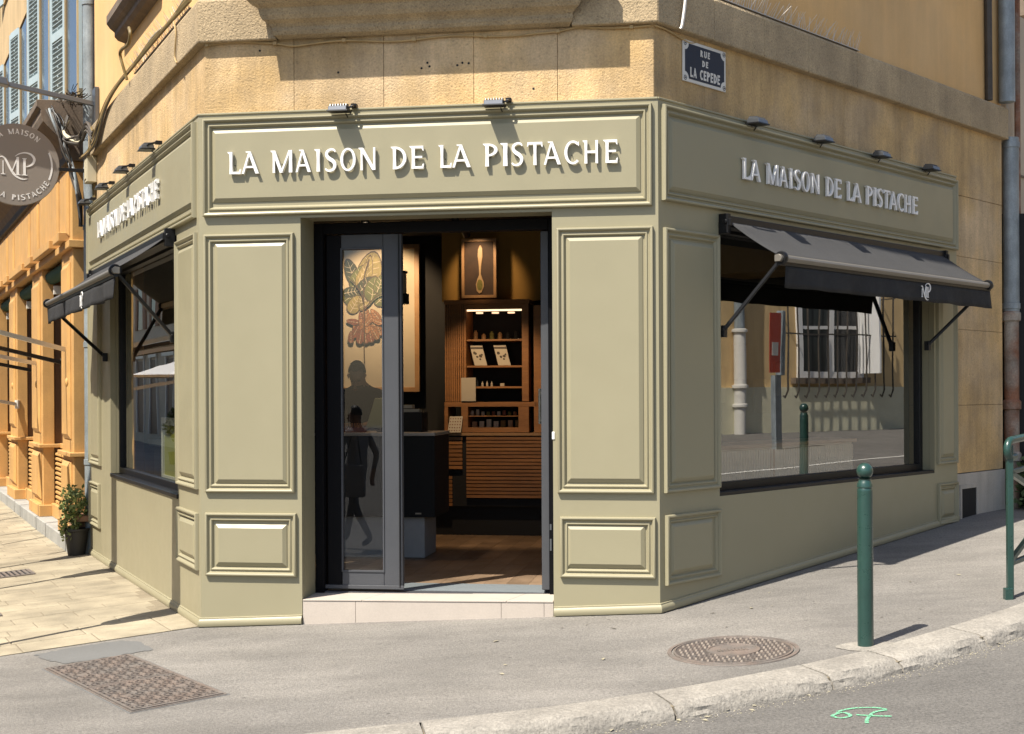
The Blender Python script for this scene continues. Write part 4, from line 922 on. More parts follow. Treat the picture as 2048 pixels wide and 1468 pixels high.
# ------------------------------------------------------------------ awnings
def awning(fr, u0, u1, w0, w1, p, zw, zf, arms, mono, lb):
    t = thing('awning', lb, 'awning', fr, ((u0+u1)/2, 0, zw), 'black window awnings of the shop')
    mb = MB(); mb.box(w0-.01, w1+.02, -.055, .04, zw-.05, zw+.035); mb.build('cassette', M['black'], t, bevel=.006)
    for u in (w0-.025, w1+.02):
        q = MB(); q.box(u-.02, u+.02, -.075, .0, zw-.09, zw+.045); q.box(u-.012, u+.012, -.09, -.04, zw-.04, zw+.01); q.tube([(u-.03, -.055, zw-.01), (u+.03, -.055, zw-.01)], .016, 10); q.build('end_bracket', M['black'], t, bevel=.003)
    # cloth, sagging a little
    mb = MB(); NU, NV = 28, 8
    for i in range(NU+1):
        for j in range(NV+1):
            s_ = i/NU; r = j/NV; ua = w0+(w1-w0)*s_; ub = u0+.03+(u1-u0-.06)*s_
            mb.v.append((ua+(ub-ua)*r, -.05-(p-.05)*r, zw-.005+(zf+.012-zw)*r-.012*math.sin(PI*r)*(1+.25*math.sin(s_*31))))
    for i in range(NU):
        for j in range(NV): a = i*(NV+1)+j; mb.f.append((a, a+1, a+NV+2, a+NV+1)); mb.m.append(0)
    c = mb.build('canopy_cloth', M['fabtop'], t, smooth=True, rec=False); md = c.modifiers.new('thick', 'SOLIDIFY'); md.thickness = .003
    # front rail
    mb = MB(); prof = [(-p-.028, zf+.004), (-p-.034, zf-.010), (-p-.030, zf-.022), (-p-.020, zf-.034), (-p+.022, zf-.034), (-p+.022, zf+.010), (-p-.010, zf+.016)]
    mb.prism(prof, u0, u1, ax='x'); mb.build('front_rail', M['bar'], t, bevel=.002)
    mb = MB(); mb.box(u0+.02, u1-.02, -p-.012, -p+.012, zf-.056, zf-.0345); mb.build('rail_lip', M['black'], t)
    # valance, wavy cloth
    mb = MB(); NU = 70; h = .155; rr = random.Random(4)
    x0, x1 = u0+.10 if fr == 'R' else u0+.02, u1-.02
    for i in range(NU+1):
        s_ = i/NU
        for j in range(5):
            r = j/4; wv = (.012*math.sin(s_*23+1)+.009*math.sin(s_*47+.5)+.006*math.sin(s_*9)+.004*math.sin(s_*91))*r
            mb.v.append((x0+(x1-x0)*s_, -p-.006+wv-.006*r, zf-.050-h*r*(1+.015*math.sin(s_*40))))
    for i in range(NU):
        for j in range(4): a = i*5+j; mb.f.append((a, a+1, a+6, a+5)); mb.m.append(0)
    vl = mb.build('valance', M['fabric'], t, smooth=True, rec=False); md = vl.modifiers.new('thick', 'SOLIDIFY'); md.thickness = .002
    mb = MB(); mono_into(mb, mono, zf-.125, .092, -p-.024, -p-.019, flat=1.0); mb.build('monogram', M['white'], t)
    for k, (ua, za) in enumerate(arms):
        ub = u0+.05 if k == 0 else u1-.06
        q = MB(); q.bar((ua, -.03, za), (ub, -p+.005, zf-.02), .034, .024); q.build('folding_arm', M['black'], t, bevel=.005)
        q = MB(); q.lathe([(.0001, -.022), (.042, -.022), (.046, -.01), (.046, .012), (.042, .022), (.0001, .022)], 18, (0, 0, 0)); 
        q.v = [(ub+v[2], -p-.002+v[0], zf-.008+v[1]) for v in q.v]; q.tube([(ub-.03, -p-.004, zf-.008), (ub+.03, -p-.004, zf-.008)], .012, 8); q.build('arm_joint', M['black'], t, smooth=True)
        q = MB(); q.tube([(ub-.034, -p-.01, zf+.01), (ub-.030, -p-.01, zf+.01)], .007, 8); q.tube([(ub-.034, -p+.015, zf-.02), (ub-.030, -p+.015, zf-.02)], .007, 8); q.build('arm_bolt', M['stud'], t)
        q = MB(); q.box(ua-.022, ua+.022, -.045, -.001, za-.05, za+.03); q.tube([(ua-.028, -.035, za), (ua+.028, -.035, za)], .011, 8); q.build('wall_bracket', M['black'], t, bevel=.003)
    return t
awning('R', .80, 4.30, .745, 4.15, .40, 2.765, 2.50, ((.715, 2.015), (3.88, 1.985)), 3.0, 'black awning with pale front rail over the right hand display window')
awning('L', -4.70, -.64, -4.55, -.83, .445, 2.765, 2.487, ((-3.92, 1.95), (-.77, 2.02)), -2.25, 'black awning over the left side window, white monogram on its valance')

# ------------------------------------------------------------------ spotlights on the fascia
def lamp_proto(lb):
    t = thing('fascia_spotlight', lb, 'spotlight', 'C', (1.02, 0, ZT), 'floodlights along the top of the fascia')
    b = BASE[t.name][1]; u = b[0]
    mb = MB(); mb.box(u+.058, u+.095, -.03, .02, ZT+.012, ZT+.04); mb.bar((u+.078, -.01, ZT+.03), (u+.078, -.085, ZT+.008), .02, .014); mb.bar((u+.085, -.085, ZT+.006), (u+.0, -.085, ZT-.004), .012, .012); mb.build('lamp_arm', M['black'], t, bevel=.002)
    mb = MB(); pr = [(-.135, -.024), (-.128, .010), (-.045, .022), (-.035, .004), (-.035, -.018)]
    mb.prism([(y, ZT-.002+z) for y, z in pr], u-.07, u+.055, ax='x'); mb.build('lamp_body', M['gout'], t, bevel=.003)
    mb = MB(); mb.prism([(y, ZT-.002+z) for y, z in [(-.142, -.026), (-.140, -.018), (-.028, -.012), (-.026, -.022)]], u-.078, u+.063, ax='x'); mb.build('lamp_bezel', M['black'], t)
    for i in range(7):
        q = MB(); q.prism([(y, ZT-.002+z) for y, z in [(-.115, .012), (-.110, .026), (-.05, .032), (-.048, .02)]], u-.062+i*.018, u-.058+i*.018, ax='x'); q.build('fin', M['gout'], t)
    mb = MB(); mb.tube([(u+.03, -.05, ZT-.03), (u+.036, -.03, ZT-.052), (u+.04, -.012, ZT-.045), (u+.05, .0, ZT-.01), (u+.07, .0, ZT+.02)], .0035, 6); mb.build('lamp_cable', M['black'], t, smooth=True)
    return t
lp = lamp_proto('grey fascia spotlight above the word MAISON on the sign over the door')
copy_thing(lp, 'C', (2.067, 0, ZT), 'grey fascia spotlight above the word PISTACHE on the sign over the door')
for u, lb in ((-1.45, 'nearest to the door'), (-2.62, 'second from the door'), (-3.67, 'third from the door'), (-4.81, 'furthest from the door')): copy_thing(lp, 'L', (u, 0, ZT+.02), 'fascia spotlight on the left side facade, ' + lb)
for u, lb in ((1.08, 'nearest to the door'), (2.01, 'second from the door'), (2.945, 'third from the door'), (3.85, 'furthest from the door')): copy_thing(lp, 'R', (u, 0, ZT), 'fascia spotlight on the shaded right facade, ' + lb)

# ------------------------------------------------------------------ street name plate
sn = thing('street_name_plate', 'navy enamel street plate reading RUE DE LA CEPEDE on the stone wall', 'street sign', 'R', (.6, SV, 3.68))
U0, U1, Z0, Z1 = .345, .862, 3.675, 3.955
mb = MB(); mb.box(U0, U1, SV-.012, SV-.001, Z0, Z1); mb.build('plate', M['cream'], sn, bevel=.003)
i_ = .022; c_ = .045
pl = []
for (x, z, sx, sz) in ((U0+i_, Z0+i_, 1, 1), (U1-i_, Z0+i_, -1, 1), (U1-i_, Z1-i_, -1, -1), (U0+i_, Z1-i_, 1, -1)):
    arc_ = [(x+sx*c_*math.cos(R(a)), z+sz*c_*math.sin(R(a))) for a in range(0, 91, 15)]
    pl += arc_ if (sx*sz < 0) else arc_[::-1]
mb = MB(); mb.prism(pl, SV-.0135, SV-.011); mb.build('blue_field', M['blue'], sn)
mb = MB()
for (x, z) in ((U0+.024, Z0+.024), (U1-.024, Z0+.024), (U1-.024, Z1-.024), (U0+.024, Z1-.024)):
    mb.lathe([(.0125, -.0008), (.0125, -.0016), (.0165, -.0016), (.0165, -.0008)], 16, (x, SV-.012, z), axis='y'); mb.lathe([(.0001, -.004), (.005, -.003), (.005, 0)], 8, (x, SV-.012, z), axis='y')
mb.build('corner_ornament', M['blue'], sn)
def word(par, txt, cx, z0, z1, gw, gap, d0, d1, mt_, bold=True, name='letter'):
    wd = {'I': .4, 'E': .8, 'L': .8, 'M': 1.35, 'W': 1.4, ' ': .65, 'O': 1.05, 'C': .95}
    tot = sum(gw*wd.get(c, 1.0)+gap for c in txt)-gap; x = cx-tot/2
    for c in txt:
        ww = gw*wd.get(c, 1.0)
        if c != ' ': q = MB(); glyph_into(q, c, x, x+ww, z0, z1, d0, d1, bold); q.build(name, mt_, par)
        x += ww+gap
cxm = (U0+U1)/2
word(sn, 'RUE', cxm+.0, 3.868, 3.912, .030, .014, SV-.0155, SV-.0134, M['cream'])
word(sn, 'DE', cxm-.0, 3.803, 3.845, .030, .014, SV-.0155, SV-.0134, M['cream'])
word(sn, 'LA CEPEDE', cxm, 3.712, 3.778, .037, .0085, SV-.0155, SV-.0134, M['cream'])

# ------------------------------------------------------------------ round projecting sign
bs = thing('projecting_sign', 'round taupe hanging sign with white monogram on a bracket over the side street', 'sign', 'L', (-4.95, 0, 3.87))
SU = -4.95; SCV = -.70; SCZ = 3.865; SR = .405
# local trick: build disc in (v,z) plane at u = SU, facing +u (towards the corner)
def disc(mb, r, u0, u1, n=56, m=0):
    c0_ = [(u0, SCV+r*math.cos(2*PI*k/n), SCZ+r*math.sin(2*PI*k/n)) for k in range(n)]; c1_ = [(u1, p[1], p[2]) for p in c0_]
    mb.add(c0_+c1_, [tuple(range(n)), tuple(range(2*n-1, n-1, -1))]+[(k, (k+1) % n, (k+1) % n+n, k+n) for k in range(n)], m)
mb = MB(); disc(mb, SR, SU-.03, SU+.0, 56); mb.build('disc', M['sign'], bs, bevel=.004)
def face(mb): mb.v = [(SU+.0-(-y), SCV+x, SCZ+z) if False else (SU-y, SCV+x, SCZ+z) for x, y, z in mb.v]
def arcword(txt, a_mid, step, r0, r1, inward):
    wd = {'I': .45, 'M': 1.35, ' ': .75, 'O': 1.1, 'L': .8, 'E': .85}
    tot = sum(wd.get(c, 1.0)+.32 for c in txt)*step; a = a_mid+(tot/2 if not inward else -tot/2)
    for c in txt:
        ww = wd.get(c, 1.0)*step; d = ww+.32*step
        mid = a-(d/2 if not inward else -d/2)
        if c != ' ':
            def tr(x, y, mid=mid):
                if inward: ang = mid+x; r = r1-y
                else: ang = mid-x; r = r0+y
                return (r*math.cos(ang), r*math.sin(ang))
            q = MB(); glyph_into(q, c, -ww/2, ww/2, 0, r1-r0, -.003, -.0005, 1.35, tr); face(q); q.build('letter', M['white'], bs)
        a += -d if not inward else d
arcword('LA MAISON', R(90), R(7.2), .300, .352, False)
arcword('DE LA PISTACHE', R(-90), R(7.3), .300, .352, True)
for s_ in (1, -1):
    q = MB(); n = 14; am = 0 if s_ == 1 else PI
    o = [(.340*math.cos(am+R(-24+48*k/n)), .340*math.sin(am+R(-24+48*k/n))) for k in range(n+1)]; i2 = [(.322*math.cos(am+R(-24+48*k/n)), .322*math.sin(am+R(-24+48*k/n))) for k in range(n+1)]
    q.add([(x, -.003, z) for x, z in o]+[(x, -.003, z) for x, z in i2], [(j, j+1, n+1+j+1, n+1+j) for j in range(n)]); face(q); q.build('arc_line', M['white'], bs)
q = MB(); mono_into(q, .0, -.01, .185, -.003, -.0005); face(q); q.build('monogram', M['white'], bs)
mb = MB(); mb.bar((SU-.015, SCV+SR-.02, SCZ-.02), (SU-.015, .05, SCZ-.02), .03, .035); mb.build('bracket', M['black'], bs, bevel=.003)
jb = thing('junction_box', 'cream junction box at the wall end of the round sign bracket', 'junction box', 'L', (-4.93, .05, 3.8))
mb = FMB('L'); mb.box(-5.02, -4.84, -.05, .05, 3.72, 3.98); mb.build('box_body', M['box'], jb, bevel=.006)
mb = FMB('L'); mb.box(-4.99, -4.87, -.058, -.051, 3.75, 3.95); mb.build('box_lid', M['box'], jb, bevel=.004)
for k, u in enumerate((-4.98, -4.94, -4.89)):
    q = MB(); q.tube([(u, .03, 3.73), (u, .035, 3.60), (u+.005, .04, 3.50)], .010, 8); q.build('conduit', M['olive'], jb, smooth=True)

# ------------------------------------------------------------------ cables
def cable(name, lb, fr, pts, r, m, n=8, group=None, cat='cable', par=None):
    c = [(p[0], p[1], p[2]) for p in pts]; P_ = []
    ex = [c[0]]+c+[c[-1]]
    for i in range(1, len(ex)-2):
        p0, p1, p2, p3 = ex[i-1:i+3]
        for k in range(n):
            t = k/n; P_.append(tuple(.5*((2*p1[j])+(-p0[j]+p2[j])*t+(2*p0[j]-5*p1[j]+4*p2[j]-p3[j])*t*t+(-p0[j]+3*p1[j]-3*p2[j]+p3[j])*t**3) for j in range(3)))
    P_.append(c[-1]); mb = FMB(fr); mb.tube(P_, r, 6)
    if par: return mb.build(name, m, par, smooth=True)
    o = mb.build(name, m, smooth=True, fr=fr, base=pts[0]); tag(o, lb, cat, group); return o
pts = []
for i in range(26):
    s_ = i/25; u = .05+s_*3.02; pts.append((u, .036, 3.979+.012*math.sin(s_*25)*(1-s_*.4) - (.02 if .6 < u < 2.5 else .0)))
wc = thing('wall_cable', 'thin painted cable clipped under the stone band above the door sign', 'cable', 'C', (.05, 0, 3.98))
cable('cable_run', '', 'C', pts, .0065, M['cablep'], 3, par=wc)
for i in range(0, 26, 4):
    q = MB(); p = pts[i]; q.box(p[0]-.012, p[0]+.012, p[1]-.012, p[1]+.03, p[2]-.010, p[2]+.012); q.build('cable_clip', M['cablep'], wc)
cable('cable_run', '', 'R', [(.02, .03, 3.975), (.15, .036, 3.975), (.3, .040, 3.955), (.42, .044, 3.94), (.5, .045, 3.955)], .0065, M['cablep'], 4, par=wc)
cable('stub_pipe', 'short white plastic tube sticking down beside the street name plate', 'R', [(.28, -.02, 4.33), (.275, -.03, 4.20), (.24, -.028, 4.02), (.23, -.02, 3.985)], .011, M['spike'], cat='pipe')
cable('wall_cable', 'thin cable hanging down the stone band at the left end of the corner', 'L', [(-.72, -.018, 4.31), (-.66, -.016, 4.2), (-.70, -.016, 4.05), (-.64, -.014, 3.99)], .007, M['cablep'])
# bundle of conduits climbing along the left band
cbn = thing('conduit_bundle', 'olive conduits and grey cables running up along the left stone band', 'cable bundle', 'L', (-5, 0, 4.1))
rr = random.Random(9)
for k in range(9):
    o1 = rr.uniform(-.05, .05); o2 = rr.uniform(-.06, .06); zz_ = rr.uniform(-.03, .03)
    pp = [(-5.0+o1, -.03-.02*k % .07, 3.98+zz_), (-4.75+o2, -.04, 4.02+zz_), (-4.3, -.035+o1*.3, 4.08+zz_+o2), (-3.8, -.03, 4.26+o2*.7), (-3.2+o1, -.025, 4.34+zz_*.5), (-2.4, -.02+o1*.2, 4.345+zz_*.3), (-1.5, -.02, 4.34+.02*k*.3), (-.9, -.015, 4.345+zz_*.3), (-.2, -.01, 4.33+.01*k)]
    cable('conduit', '', 'L', pp, rr.choice([.006, .009, .013]), M[['olive', 'cable', 'olive', 'cablep', 'cable', 'olive', 'cable', 'cable', 'box'][k]], 6, par=cbn)
cbh = thing('cable_tangle', 'tangle of black and grey cables hanging beside the downpipe above the round sign', 'cable bundle', 'L', (-5.2, 0, 4.2))
for k in range(16):
    o = lambda s_=1: rr.uniform(-.05, .05)*s_
    pp = [(-5.75+o(), -.30+o(), 4.50+o()), (-5.50+o(), -.33+o(), 4.56+o(.6)), (-5.32+o(), -.26+o(), 4.36+o()), (-5.25+o(), -.20+o(.7), 4.10+o()), (-5.20+o(.6), -.14+o(.6), 3.85+o()), (-5.12+o(.4), -.09+o(.4), 3.6), (-5.12+o(.3), -.07+o(.3), 3.3)]
    cable('cable', '', 'L', pp, rr.choice([.007, .010, .014]), M[rr.choice(['cable', 'cable', 'black', 'pipe'])], 6, par=cbh)
for k in range(9):
    o = lambda s_=1: rr.uniform(-.05, .05)*s_
    pp = [(-5.35+o(), -.16, 4.42+o()), (-5.25+o(), -.2+o(.5), 4.22+o()), (-5.0, -.1, 4.16+o()), (-4.75+o(), -.06, 4.24+o()), (-4.5, -.04, 4.12+o())]
    cable('cable', '', 'L', pp, rr.choice([.010, .014, .018]), M[rr.choice(['cable', 'box', 'olive', 'cable'])], 6, par=cbh)
cable('hooked_pipe', 'olive pipe ending in an open hook above the left stone band', 'L', [(-2.62, -.03, 4.28), (-2.64, -.06, 4.40), (-2.66, -.08, 4.50), (-2.55, -.08, 4.52), (-2.35, -.08, 4.50), (-2.22, -.08, 4.50), (-2.16, -.08, 4.56), (-2.22, -.08, 4.62)], .015, M['olive'], cat='pipe')

# bird spikes on the ledges
def spikes(fr, u0, u1, n, v, z, lb, seed):
    rr = random.Random(seed); mb = FMB(fr)
    for i in range(n):
        u = u0+(u1-u0)*i/n+rr.uniform(-.01, .01); a = rr.uniform(-.05, .05); b = rr.uniform(-.10, .0)
        mb.tube([(u, v, z), (u+a, v+b, z+rr.uniform(.09, .125))], [.0022, .0012], 3, caps=False)
    mb.box(u0, u1, v-.015, v+.015, z-.004, z); o = mb.build('bird_spikes', M['spike'], fr=fr, base=(u0, v, z)); tag(o, lb, 'bird spikes')
spikes('R', .65, 2.75, 90, .02, 4.305, 'row of thin steel bird spikes on the right stone band', 1)
spikes('L', -2.5, -.3, 90, .02, 4.31, 'row of thin bird spikes on the left stone band', 2)

# ------------------------------------------------------------------ downpipes
def downpipe(lb, fr, u, v, r, zs_, m, brk, name='downpipe'):
    t = thing(name, lb, 'downpipe', fr, (u, v, zs_[0]))
    mb = FMB(fr); mb.tube([(u, v, z) for z in zs_], r, 16); mb.build('pipe', M[m], t, smooth=True)
    for z in brk: q = FMB(fr); q.lathe([(r, -.03), (r+.008, -.026), (r+.008, .026), (r, .03)], 16, (u, v, z)); q.build('pipe_collar', M[m], t, smooth=True)
    return t
downpipe('pale blue grey downpipe between the shopfront and the ochre neighbour', 'L', -5.17, .035, .072, (-.1, 3.0, 6, 9.5), 'pipe', (.9, 2.1, 3.3, 4.6, 5.6))
t = downpipe('grey downpipe with rusty cast iron foot at the right end of the stone wall', 'R', 5.80, .02, .075, (2.35, 4.02), 'pipe', (2.4, 3.95))
mb = FMB('R'); mb.tube([(5.80, .02, .3), (5.80, .02, 2.36)], .07, 14); mb.build('cast_iron_foot', M['rust'], t, smooth=True)
for z in (.95, 1.45, 2.3): q = FMB('R'); q.lathe([(.07, -.05), (.088, -.04), (.088, .03), (.07, .05)], 14, (5.80, .02, z)); q.build('pipe_collar', M['rust'], t, smooth=True)
mb = FMB('R'); mb.tube([(5.62, -.02, 4.33), (5.62, -.02, 9.4)], .075, 16)
t2 = tag(mb.build('downpipe', M['pipe'], fr='R', base=(5.62, -.02, 4.33), smooth=True), 'broad dark grey downpipe on the ochre wall above the right end of the stone band', 'downpipe')
mb = FMB('R'); mb.tube([(5.32, .03, 4.31), (5.30, .03, 6), (5.27, .03, 9.4)], .035, 10)
tag(mb.build('cable_duct', M['cable'], fr='R', base=(5.3, .03, 4.31), smooth=True), 'dark weathered duct running up the ochre wall left of the broad downpipe', 'cable')

# ------------------------------------------------------------------ ochre neighbour on the left
nbd = thing('neighbour_building', 'ochre timber fronted neighbour with pale blue shutters on the side street', 'building', 'L', (-8, 0, 0))
NF = -.10
def nbox(name, u0, u1, v0, v1, z0, z1, m='nb', bev=.006, par=nbd, lb=None):
    mb = FMB('L'); mb.box(u0, u1, v0, v1, z0, z1); return mb.build(name, M[m], par, bevel=bev, label=lb)
piers = [(-6.38, -5.50), (-9.30, -8.25), (-12.3, -11.3), (-15.3, -14.3), (-18.3, -17.3), (-21.3, -20.3), (-24.3, -23.3)]
nbox('back_wall', -25, -5.36, .50, .6, -.3, 3.4, 'nb')
for k, (a, b) in enumerate(piers):
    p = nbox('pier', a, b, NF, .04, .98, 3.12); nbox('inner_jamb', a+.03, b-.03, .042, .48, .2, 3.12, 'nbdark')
    for q0, q1 in ((1.12, 2.98),):
        mb = FMB('L'); mb.field(a+.16, b-.16, q0, q1, .05, .035, NF); mb.build('pier_panel', M['nb'], p)
    mb = FMB('L'); mb.lathe([(.0001, -.02), (.03, -.016), (.045, -.006), (.05, 0)], 14, ((a+b)/2+.2, NF-.034, 1.72), axis='y'); mb.build('rosette', M['nb'], p, smooth=True)
    pd = nbox('pedestal', a+.01, b-.01, NF+.005, .04, .20, .94)
    mb = FMB('L'); mb.field(a+.12, b-.14, .30, .88, .05, .045, NF+.005); mb.build('pedestal_panel', M['nb'], pd)
    nbox('pedestal_cap', a-.05, b+.05, NF-.05, .48, .94, .985); nbox('pedestal_foot', a-.05, b+.06, NF-.05, .48, .10, .24)
ins = [(piers[i+1][1], piers[i][0]) for i in range(len(piers)-1)]
for k, (a, b) in enumerate(ins):
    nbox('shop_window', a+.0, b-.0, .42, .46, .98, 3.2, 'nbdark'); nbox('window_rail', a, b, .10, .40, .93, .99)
    mb = FMB('L'); mb.box(a+.1, b-.1, .40, .415, 1.1, 2.5); mb.build('window_glass', M['glassb'], nbd)
    if k < 5:
        ve = nbox('vent_panel', a, b, .12, .14, .24, .93, 'nbdark')
        for i in range(11):
            q = FMB('L'); z = .27+i*.058; q.add([(a+.05, .04, z), (b-.05, .04, z), (b-.05, .115, z+.03), (a+.05, .115, z+.03), (a+.05, .04, z+.022), (b-.05, .04, z+.022), (b-.05, .115, z+.052), (a+.05, .115, z+.052)], [(0,3,2,1),(4,5,6,7),(0,1,5,4),(1,2,6,5),(2,3,7,6),(3,0,4,7)]); q.build('vent_slat', M['nb'], ve)
        nbox('vent_base', a, b, .0, .12, .10, .26)
# plinth of grey stone
for i in range(8): nbox('plinth_stone', -5.0-(i+1)*1.35-.35+.003, -5.35-i*1.35, -.18, .5, -.4, .10, 'sill', .008)
nbox('end_block', -5.35, -5.12, -.14, .3, -.4, .08, 'sill', .008)
# entablature with raised fields, cornice and soffit
nbox('entablature', -25, -5.48, NF-.01, .48, 3.13, 4.02)
nbox('architrave', -25, -5.44, NF-.05, .48, 3.12, 3.20)
for (a, b) in piers: mb = FMB('L'); mb.field(a+.15, b-.15, 3.26, 3.95, .03, .03, NF-.01); mb.build('frieze_panel', M['nb'], nbd); nbox('frieze_block', a+.2, b-.2, NF-.12, NF, 3.205, 3.30)
for (a, b) in ins: mb = FMB('L'); mb.field(a+.1, b-.1, 3.26, 3.95, .03, .03, NF-.01); mb.build('frieze_panel', M['nb'], nbd); nbox('frieze_block', a+.15, b-.15, NF-.12, NF, 3.205, 3.30)
mb = FMB('L')
for i in range(260): mb.box(-25+i*.075, -25+i*.075+.045, NF-.06, NF-.02, 4.02, 4.20)
mb.build('corrugated_strip', M['cable'], nbd, kind='stuff')
mb = FMB('L'); mb.prism([(NF-.02, 4.02), (NF-.10, 4.20), (NF-.30, 4.40), (NF-.32, 4.46), (NF-.32, 4.52), (NF-.36, 4.55), (NF-.36, 4.62), (.2, 4.66), (.2, 4.02)], -25, -5.42, ax='x'); mb.build('cornice', M['soffit'], nbd, bevel=.004)
# green rolled blinds in the heads of the openings
for a, b in ins:
    q = FMB('L'); q.tube([(a+.02, .02, 3.02), (b-.02, .02, 3.02)], .085, 12); q.build('rolled_blind', M['nbgreen'], nbd, smooth=True)
    for u in (b-.5, a+.3): q = FMB('L'); q.box(u-.05, u+.05, .0, .3, 2.80, 2.90); q.build('blind_bracket', M['cream'], nbd)
# upper facade
mb = FMB('L'); mb.box(-26, -5.40, .05, .5, 4.6, 11); mb.build('upper_wall', M['facade'], nbd)
def shutter(u, z0, z1, w_, ang):
    # leaf hinged at u on the wall plane v = .05, swinging out by ang
    sh_ = FMB('L'); c, s_ = math.cos(ang), math.sin(ang)
    def P(x, t, z): return (u+x*c+t*s_, .05-x*s_+t*c, z)
    def bx(mb, x0, x1, t0, t1, za, zb): mb.add([P(x0, t0, za), P(x1, t0, za), P(x1, t1, za), P(x0, t1, za), P(x0, t0, zb), P(x1, t0, zb), P(x1, t1, zb), P(x0, t1, zb)], [(0,3,2,1),(4,5,6,7),(0,1,5,4),(1,2,6,5),(2,3,7,6),(3,0,4,7)])
    bx(sh_, .0, .07, 0, .035, z0, z1); bx(sh_, w_-.07, w_, 0, .035, z0, z1)
    for za in (z0, z0+(z1-z0)*.42, z1-.08): bx(sh_, .07, w_-.07, 0, .035, za, za+.10)
    o = sh_.build('shutter', M['shutter'], nbd)
    sl = FMB('L')
    nS = int((z1-z0)/.055)
    for i in range(1, nS):
        z = z0+i*.055; x0, x1 = .07, w_-.07
        sl.add([P(x0, .004, z), P(x1, .004, z), P(x1, .031, z+.024), P(x0, .031, z+.024), P(x0, .004, z+.008), P(x1, .004, z+.008), P(x1, .031, z+.032), P(x0, .031, z+.032)], [(0,3,2,1),(4,5,6,7),(0,1,5,4),(1,2,6,5),(2,3,7,6),(3,0,4,7)])
        if w_ > .3: bx(sl, w_/2-.012, w_/2+.012, 0, .034, z, z+.03) if i % 2 else None
    sl.build('louvre', M['shutter'], o, kind='stuff')
for k in range(7):
    uc = -6.5-k*2.5
    for z0, z1 in ((4.78, 7.0), (8.0, 10.2)):
        q = FMB('L'); q.box(uc-.48, uc+.48, .035, .06, z0, z1); q.build('window_glass', M['glassb'], nbd)
        q = FMB('L'); q.rect(uc-.50, uc+.50, z0-.02, z1+.02, [(0, 0), (0, .03), (.03, .03), (.03, 0)], .05); q.build('window_surround', M['facade'], nbd)
        shutter(uc+.50, z0, z1, .56, R(9)); shutter(uc-.50, z0, z1, .56, R(180-9))
mb = FMB('L'); mb.box(-26, -5.3, -.4, 6, 11, 11.2); mb.build('roof', M['terra'], nbd)
# nest of twigs and street lamp arm
nestm = MB(); rr = random.Random(12)
for i in range(160):
    a = rr.uniform(0, 2*PI); rd = rr.uniform(.0, .26); x, y, z = -5.15+rd*math.cos(a), -.15+.5*rd*math.sin(a), 4.58+rr.uniform(-.04, .07)
    b = rr.uniform(0, 2*PI); l = rr.uniform(.06, .16); nestm.tube([(x, y, z), (x+l*math.cos(b), y+l*.5*math.sin(b), z+rr.uniform(-.04, .05))], .004, 3, caps=False)
q = FMB('L'); q.v, q.f, q.m = nestm.v, nestm.f, nestm.m; tag(q.build('bird_nest', M['nest'], fr='L', base=(-5.15, -.15, 4.58)), 'ragged nest of dry twigs at the wall end of the lamp arm', 'nest')
sl = thing('street_lamp', 'long grey street lamp arm reaching out from the wall above the round sign', 'street lamp', 'L', (-4.85, 0, 4.47))
mb = FMB('L'); mb.bar((-4.85, .05, 4.50), (-4.85, -.80, 4.63), .05, .045); mb.build('lamp_arm', M['gout'], sl, bevel=.004)
mb = FMB('L'); mb.prism([(-.78, 4.60), (-1.30, 4.69), (-1.30, 4.74), (-.80, 4.68)], -4.92, -4.78, ax='x'); mb.build('lamp_head', M['gout'], sl, bevel=.01)
mb = FMB('L'); mb.box(-4.95, -4.75, .02, .06, 4.30, 4.66); mb.build('wall_plate', M['gout'], sl, bevel=.004)
# awning arms of the neighbour
for k, (a, b, lb) in enumerate((((-5.9, -.05, 2.05), (-4.9, -1.9, 2.48), 'upper pale rod of the neighbour awning crossing the first ochre pier'), ((-7.9, .1, 1.97), (-6.4, -2.2, 2.45), 'second brown rod of the neighbour awning'), ((-8.6, -.1, 1.97), (-7.4, -2.2, 2.35), 'third pale rod of the neighbour awning'), ((-10.9, .1, 1.92), (-9.0, -2.4, 2.35), 'fourth brown rod of the neighbour awning'), ((-11.3, -.1, 1.45), (-9.8, -2.4, 1.9), 'lowest white rod of the neighbour awning'))):
    q = FMB('L'); q.bar(a, b, .035, .045, 0); q.tube([(a[0], a[1]-.0, a[2]-.06), (a[0], a[1], a[2]+.06)], .035, 8)
    tag(q.build('awning_rod', M['cream'] if k in (0, 2, 4) else M['cable'], fr='L', base=a), lb, 'awning rod', 'folding rods of the neighbour awning')

